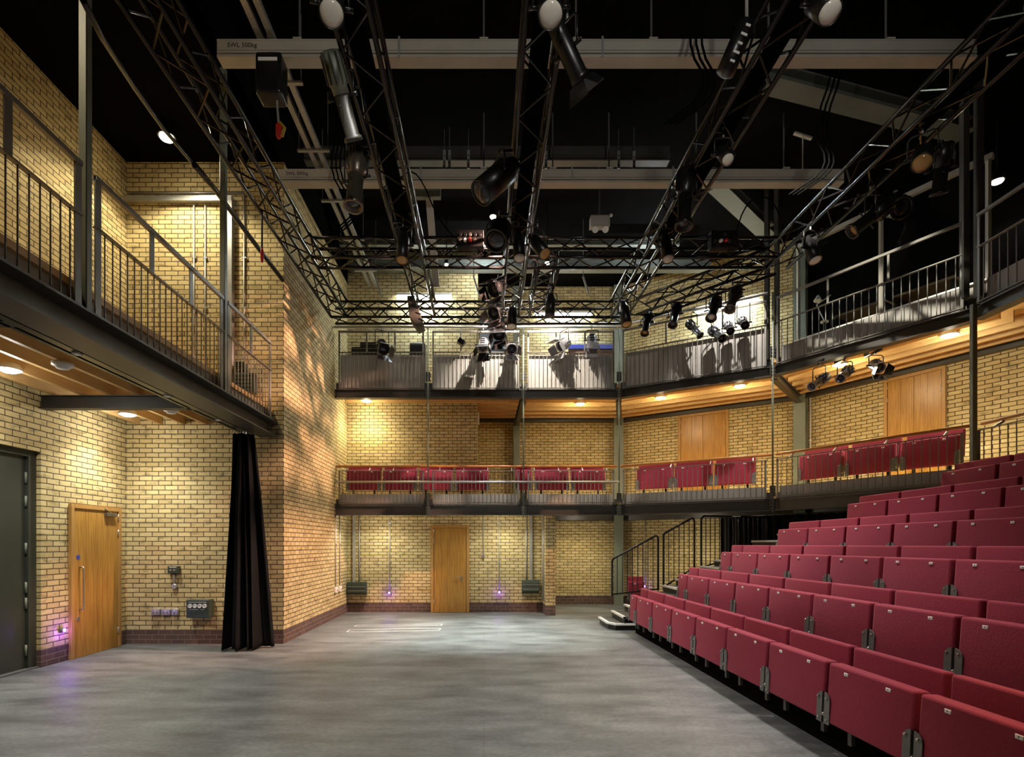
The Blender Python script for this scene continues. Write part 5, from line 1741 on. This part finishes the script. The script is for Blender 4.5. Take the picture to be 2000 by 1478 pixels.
# conduit at second angled wall
q = wb[1] + dd * .22 + nw * .0
q = V((q.x - .04, q.y - .03, 0))
conduit([q + UP * 2.6, q + UP * 4.85], .018, 'white conduit rising beside the second corner column on the lower gallery', [q + UP * 3.9, q + UP * 3.2], 'white')
# exit sign edge light at projecting wall corner
o = MB().box((-.14, YB + .05, 4.45), (-.105, YB + .12, 4.74)).build('sign_bracket', M['white'])
tag(o, 'thin white bracket light at the corner of the projecting gallery wall', 'bracket')

# ------------------------------------------------------------------ black drape, curtain track, floor tape
t = thing('stage_curtain', 'gathered floor length black drape hanging at the end of the side gallery track', 'curtain', (-3.55, 8.2, 0))
m = MB()
rows, cols = 30, 110
grid = []
rnd = random.Random(5)
ks = [(rnd.uniform(3.0, 8.5), rnd.uniform(0, 6.28), rnd.uniform(.5, 1.0)) for _ in range(4)]
for r in range(rows + 1):
    f = r / rows
    row = []
    for c in range(cols + 1):
        q = c / cols
        # outer edges of the gathered cloth, wider towards the hem
        xl = -3.86 - .13 * f ** 1.2
        xr = -3.55 + .28 * f ** 0.9
        ph = sum(a * math.sin(w_ * q * 6.28 + p_ + .25 * f * math.sin(5 * q + p_)) for w_, p_, a in ks) / 2.2
        amp = .07 + .05 * f
        x = xl + (xr - xl) * q + .02 * math.sin(19 * q + 2 * f)
        y = 8.32 + amp * ph - (.10 + .26 * f) * math.sin(q * math.pi) ** .8 * (.5 + .6 * (1 - q)) + .06 * q * f
        z = 3.30 - f * 3.285 + (.012 * ph + .01 if r == rows else 0)
        row.append(m.bm.verts.new((x, y, z)))
    grid.append(row)
for r in range(rows):
    for c in range(cols):
        fc = m.bm.faces.new((grid[r][c], grid[r + 1][c], grid[r + 1][c + 1], grid[r][c + 1]))
        fc.smooth = True
o = m.build('drape', M['velvet'], t)
md = o.modifiers.new('thickness', 'SOLIDIFY')
md.thickness = .006
for k in range(6):
    MB().tube((-3.90 + .05 * k, 8.28, 3.28), (-3.86 + .04 * k, 8.28, 3.37), .006, 6).build('curtain_hook', M['chrome'], t)
t = thing('curtain_track', 'black double curtain track under the edge beam of the side gallery', 'curtain track', (-3.70, 4.5, 3.36))
MB().box((-3.74, -2, 3.34), (-3.66, 8.55, 3.40)).build('rail', M['black_metal'], t)
MB().box((-3.86, -2, 3.36), (-3.82, 8.5, 3.39)).build('rail', M['black_metal'], t)
for y in (2.0, 3.4, 4.8, 6.2, 7.4, 8.3):
    MB().box((-3.88, y - .02, 3.39), (-3.56, y + .02, 3.52)).build('hanger', M['black_metal'], t)
    MB().box((-3.73, y + .06, 3.325), (-3.67, y + .12, 3.34)).build('carrier', M['white'], t)
t = thing('cable', 'black cable strung diagonally above the side gallery beside the posts', 'cable', (-3.3, 6, 6))
MB().pipe([P(162, 0, 3.3), P(200, 75, 3.8), P(262, 170, 4.6), P(318, 250, 5.4), P(420, 370, 7.0), P(480, 452, 7.9), P(553, 548, 8.62)], .020, 8).build('cable_core', M['black_metal'], t)
MB().pipe([P(380, 322, 6.2), P(420, 370, 7.0), P(480, 452, 7.9), P(553, 548, 8.62)], .034, 8).build('sleeve', M['black_metal'], t)

t = thing('floor_tape', 'thin white tape outline on the stage floor near the return wall', 'tape', (-1.5, 11, 0))


def tape(pts):
    for a, b in zip(pts, pts[1:]):
        a, b = V((a[0], a[1], .002)), V((b[0], b[1], .002))
        MB().beam(a, b, .018, .0015).build('tape_strip', M['tape'], t)


def fl(px, py):
    D = EYE * FPX / (py - VPY)
    return ((px - VPX) * D / FPX, D)


tape([fl(677, 1234), fl(683, 1229.5), fl(859, 1226.5)])
tape([fl(677, 1234), fl(857, 1231), fl(861, 1227.5)])
tape([fl(692, 1223), fl(697, 1220.5), fl(864, 1218.2)])
tape([fl(692, 1223), fl(861, 1221.5), fl(864, 1218.2)])
o = MB().box((-1.3, 12.08, 0), (1.40, 12.11, .004)).build('light_streak_strip', M['bracket'])  # streak at the edge of the lit floor, modelled as a strip
struct(o, 'thin strip standing for a light streak on the floor before the back wall', 'strip')
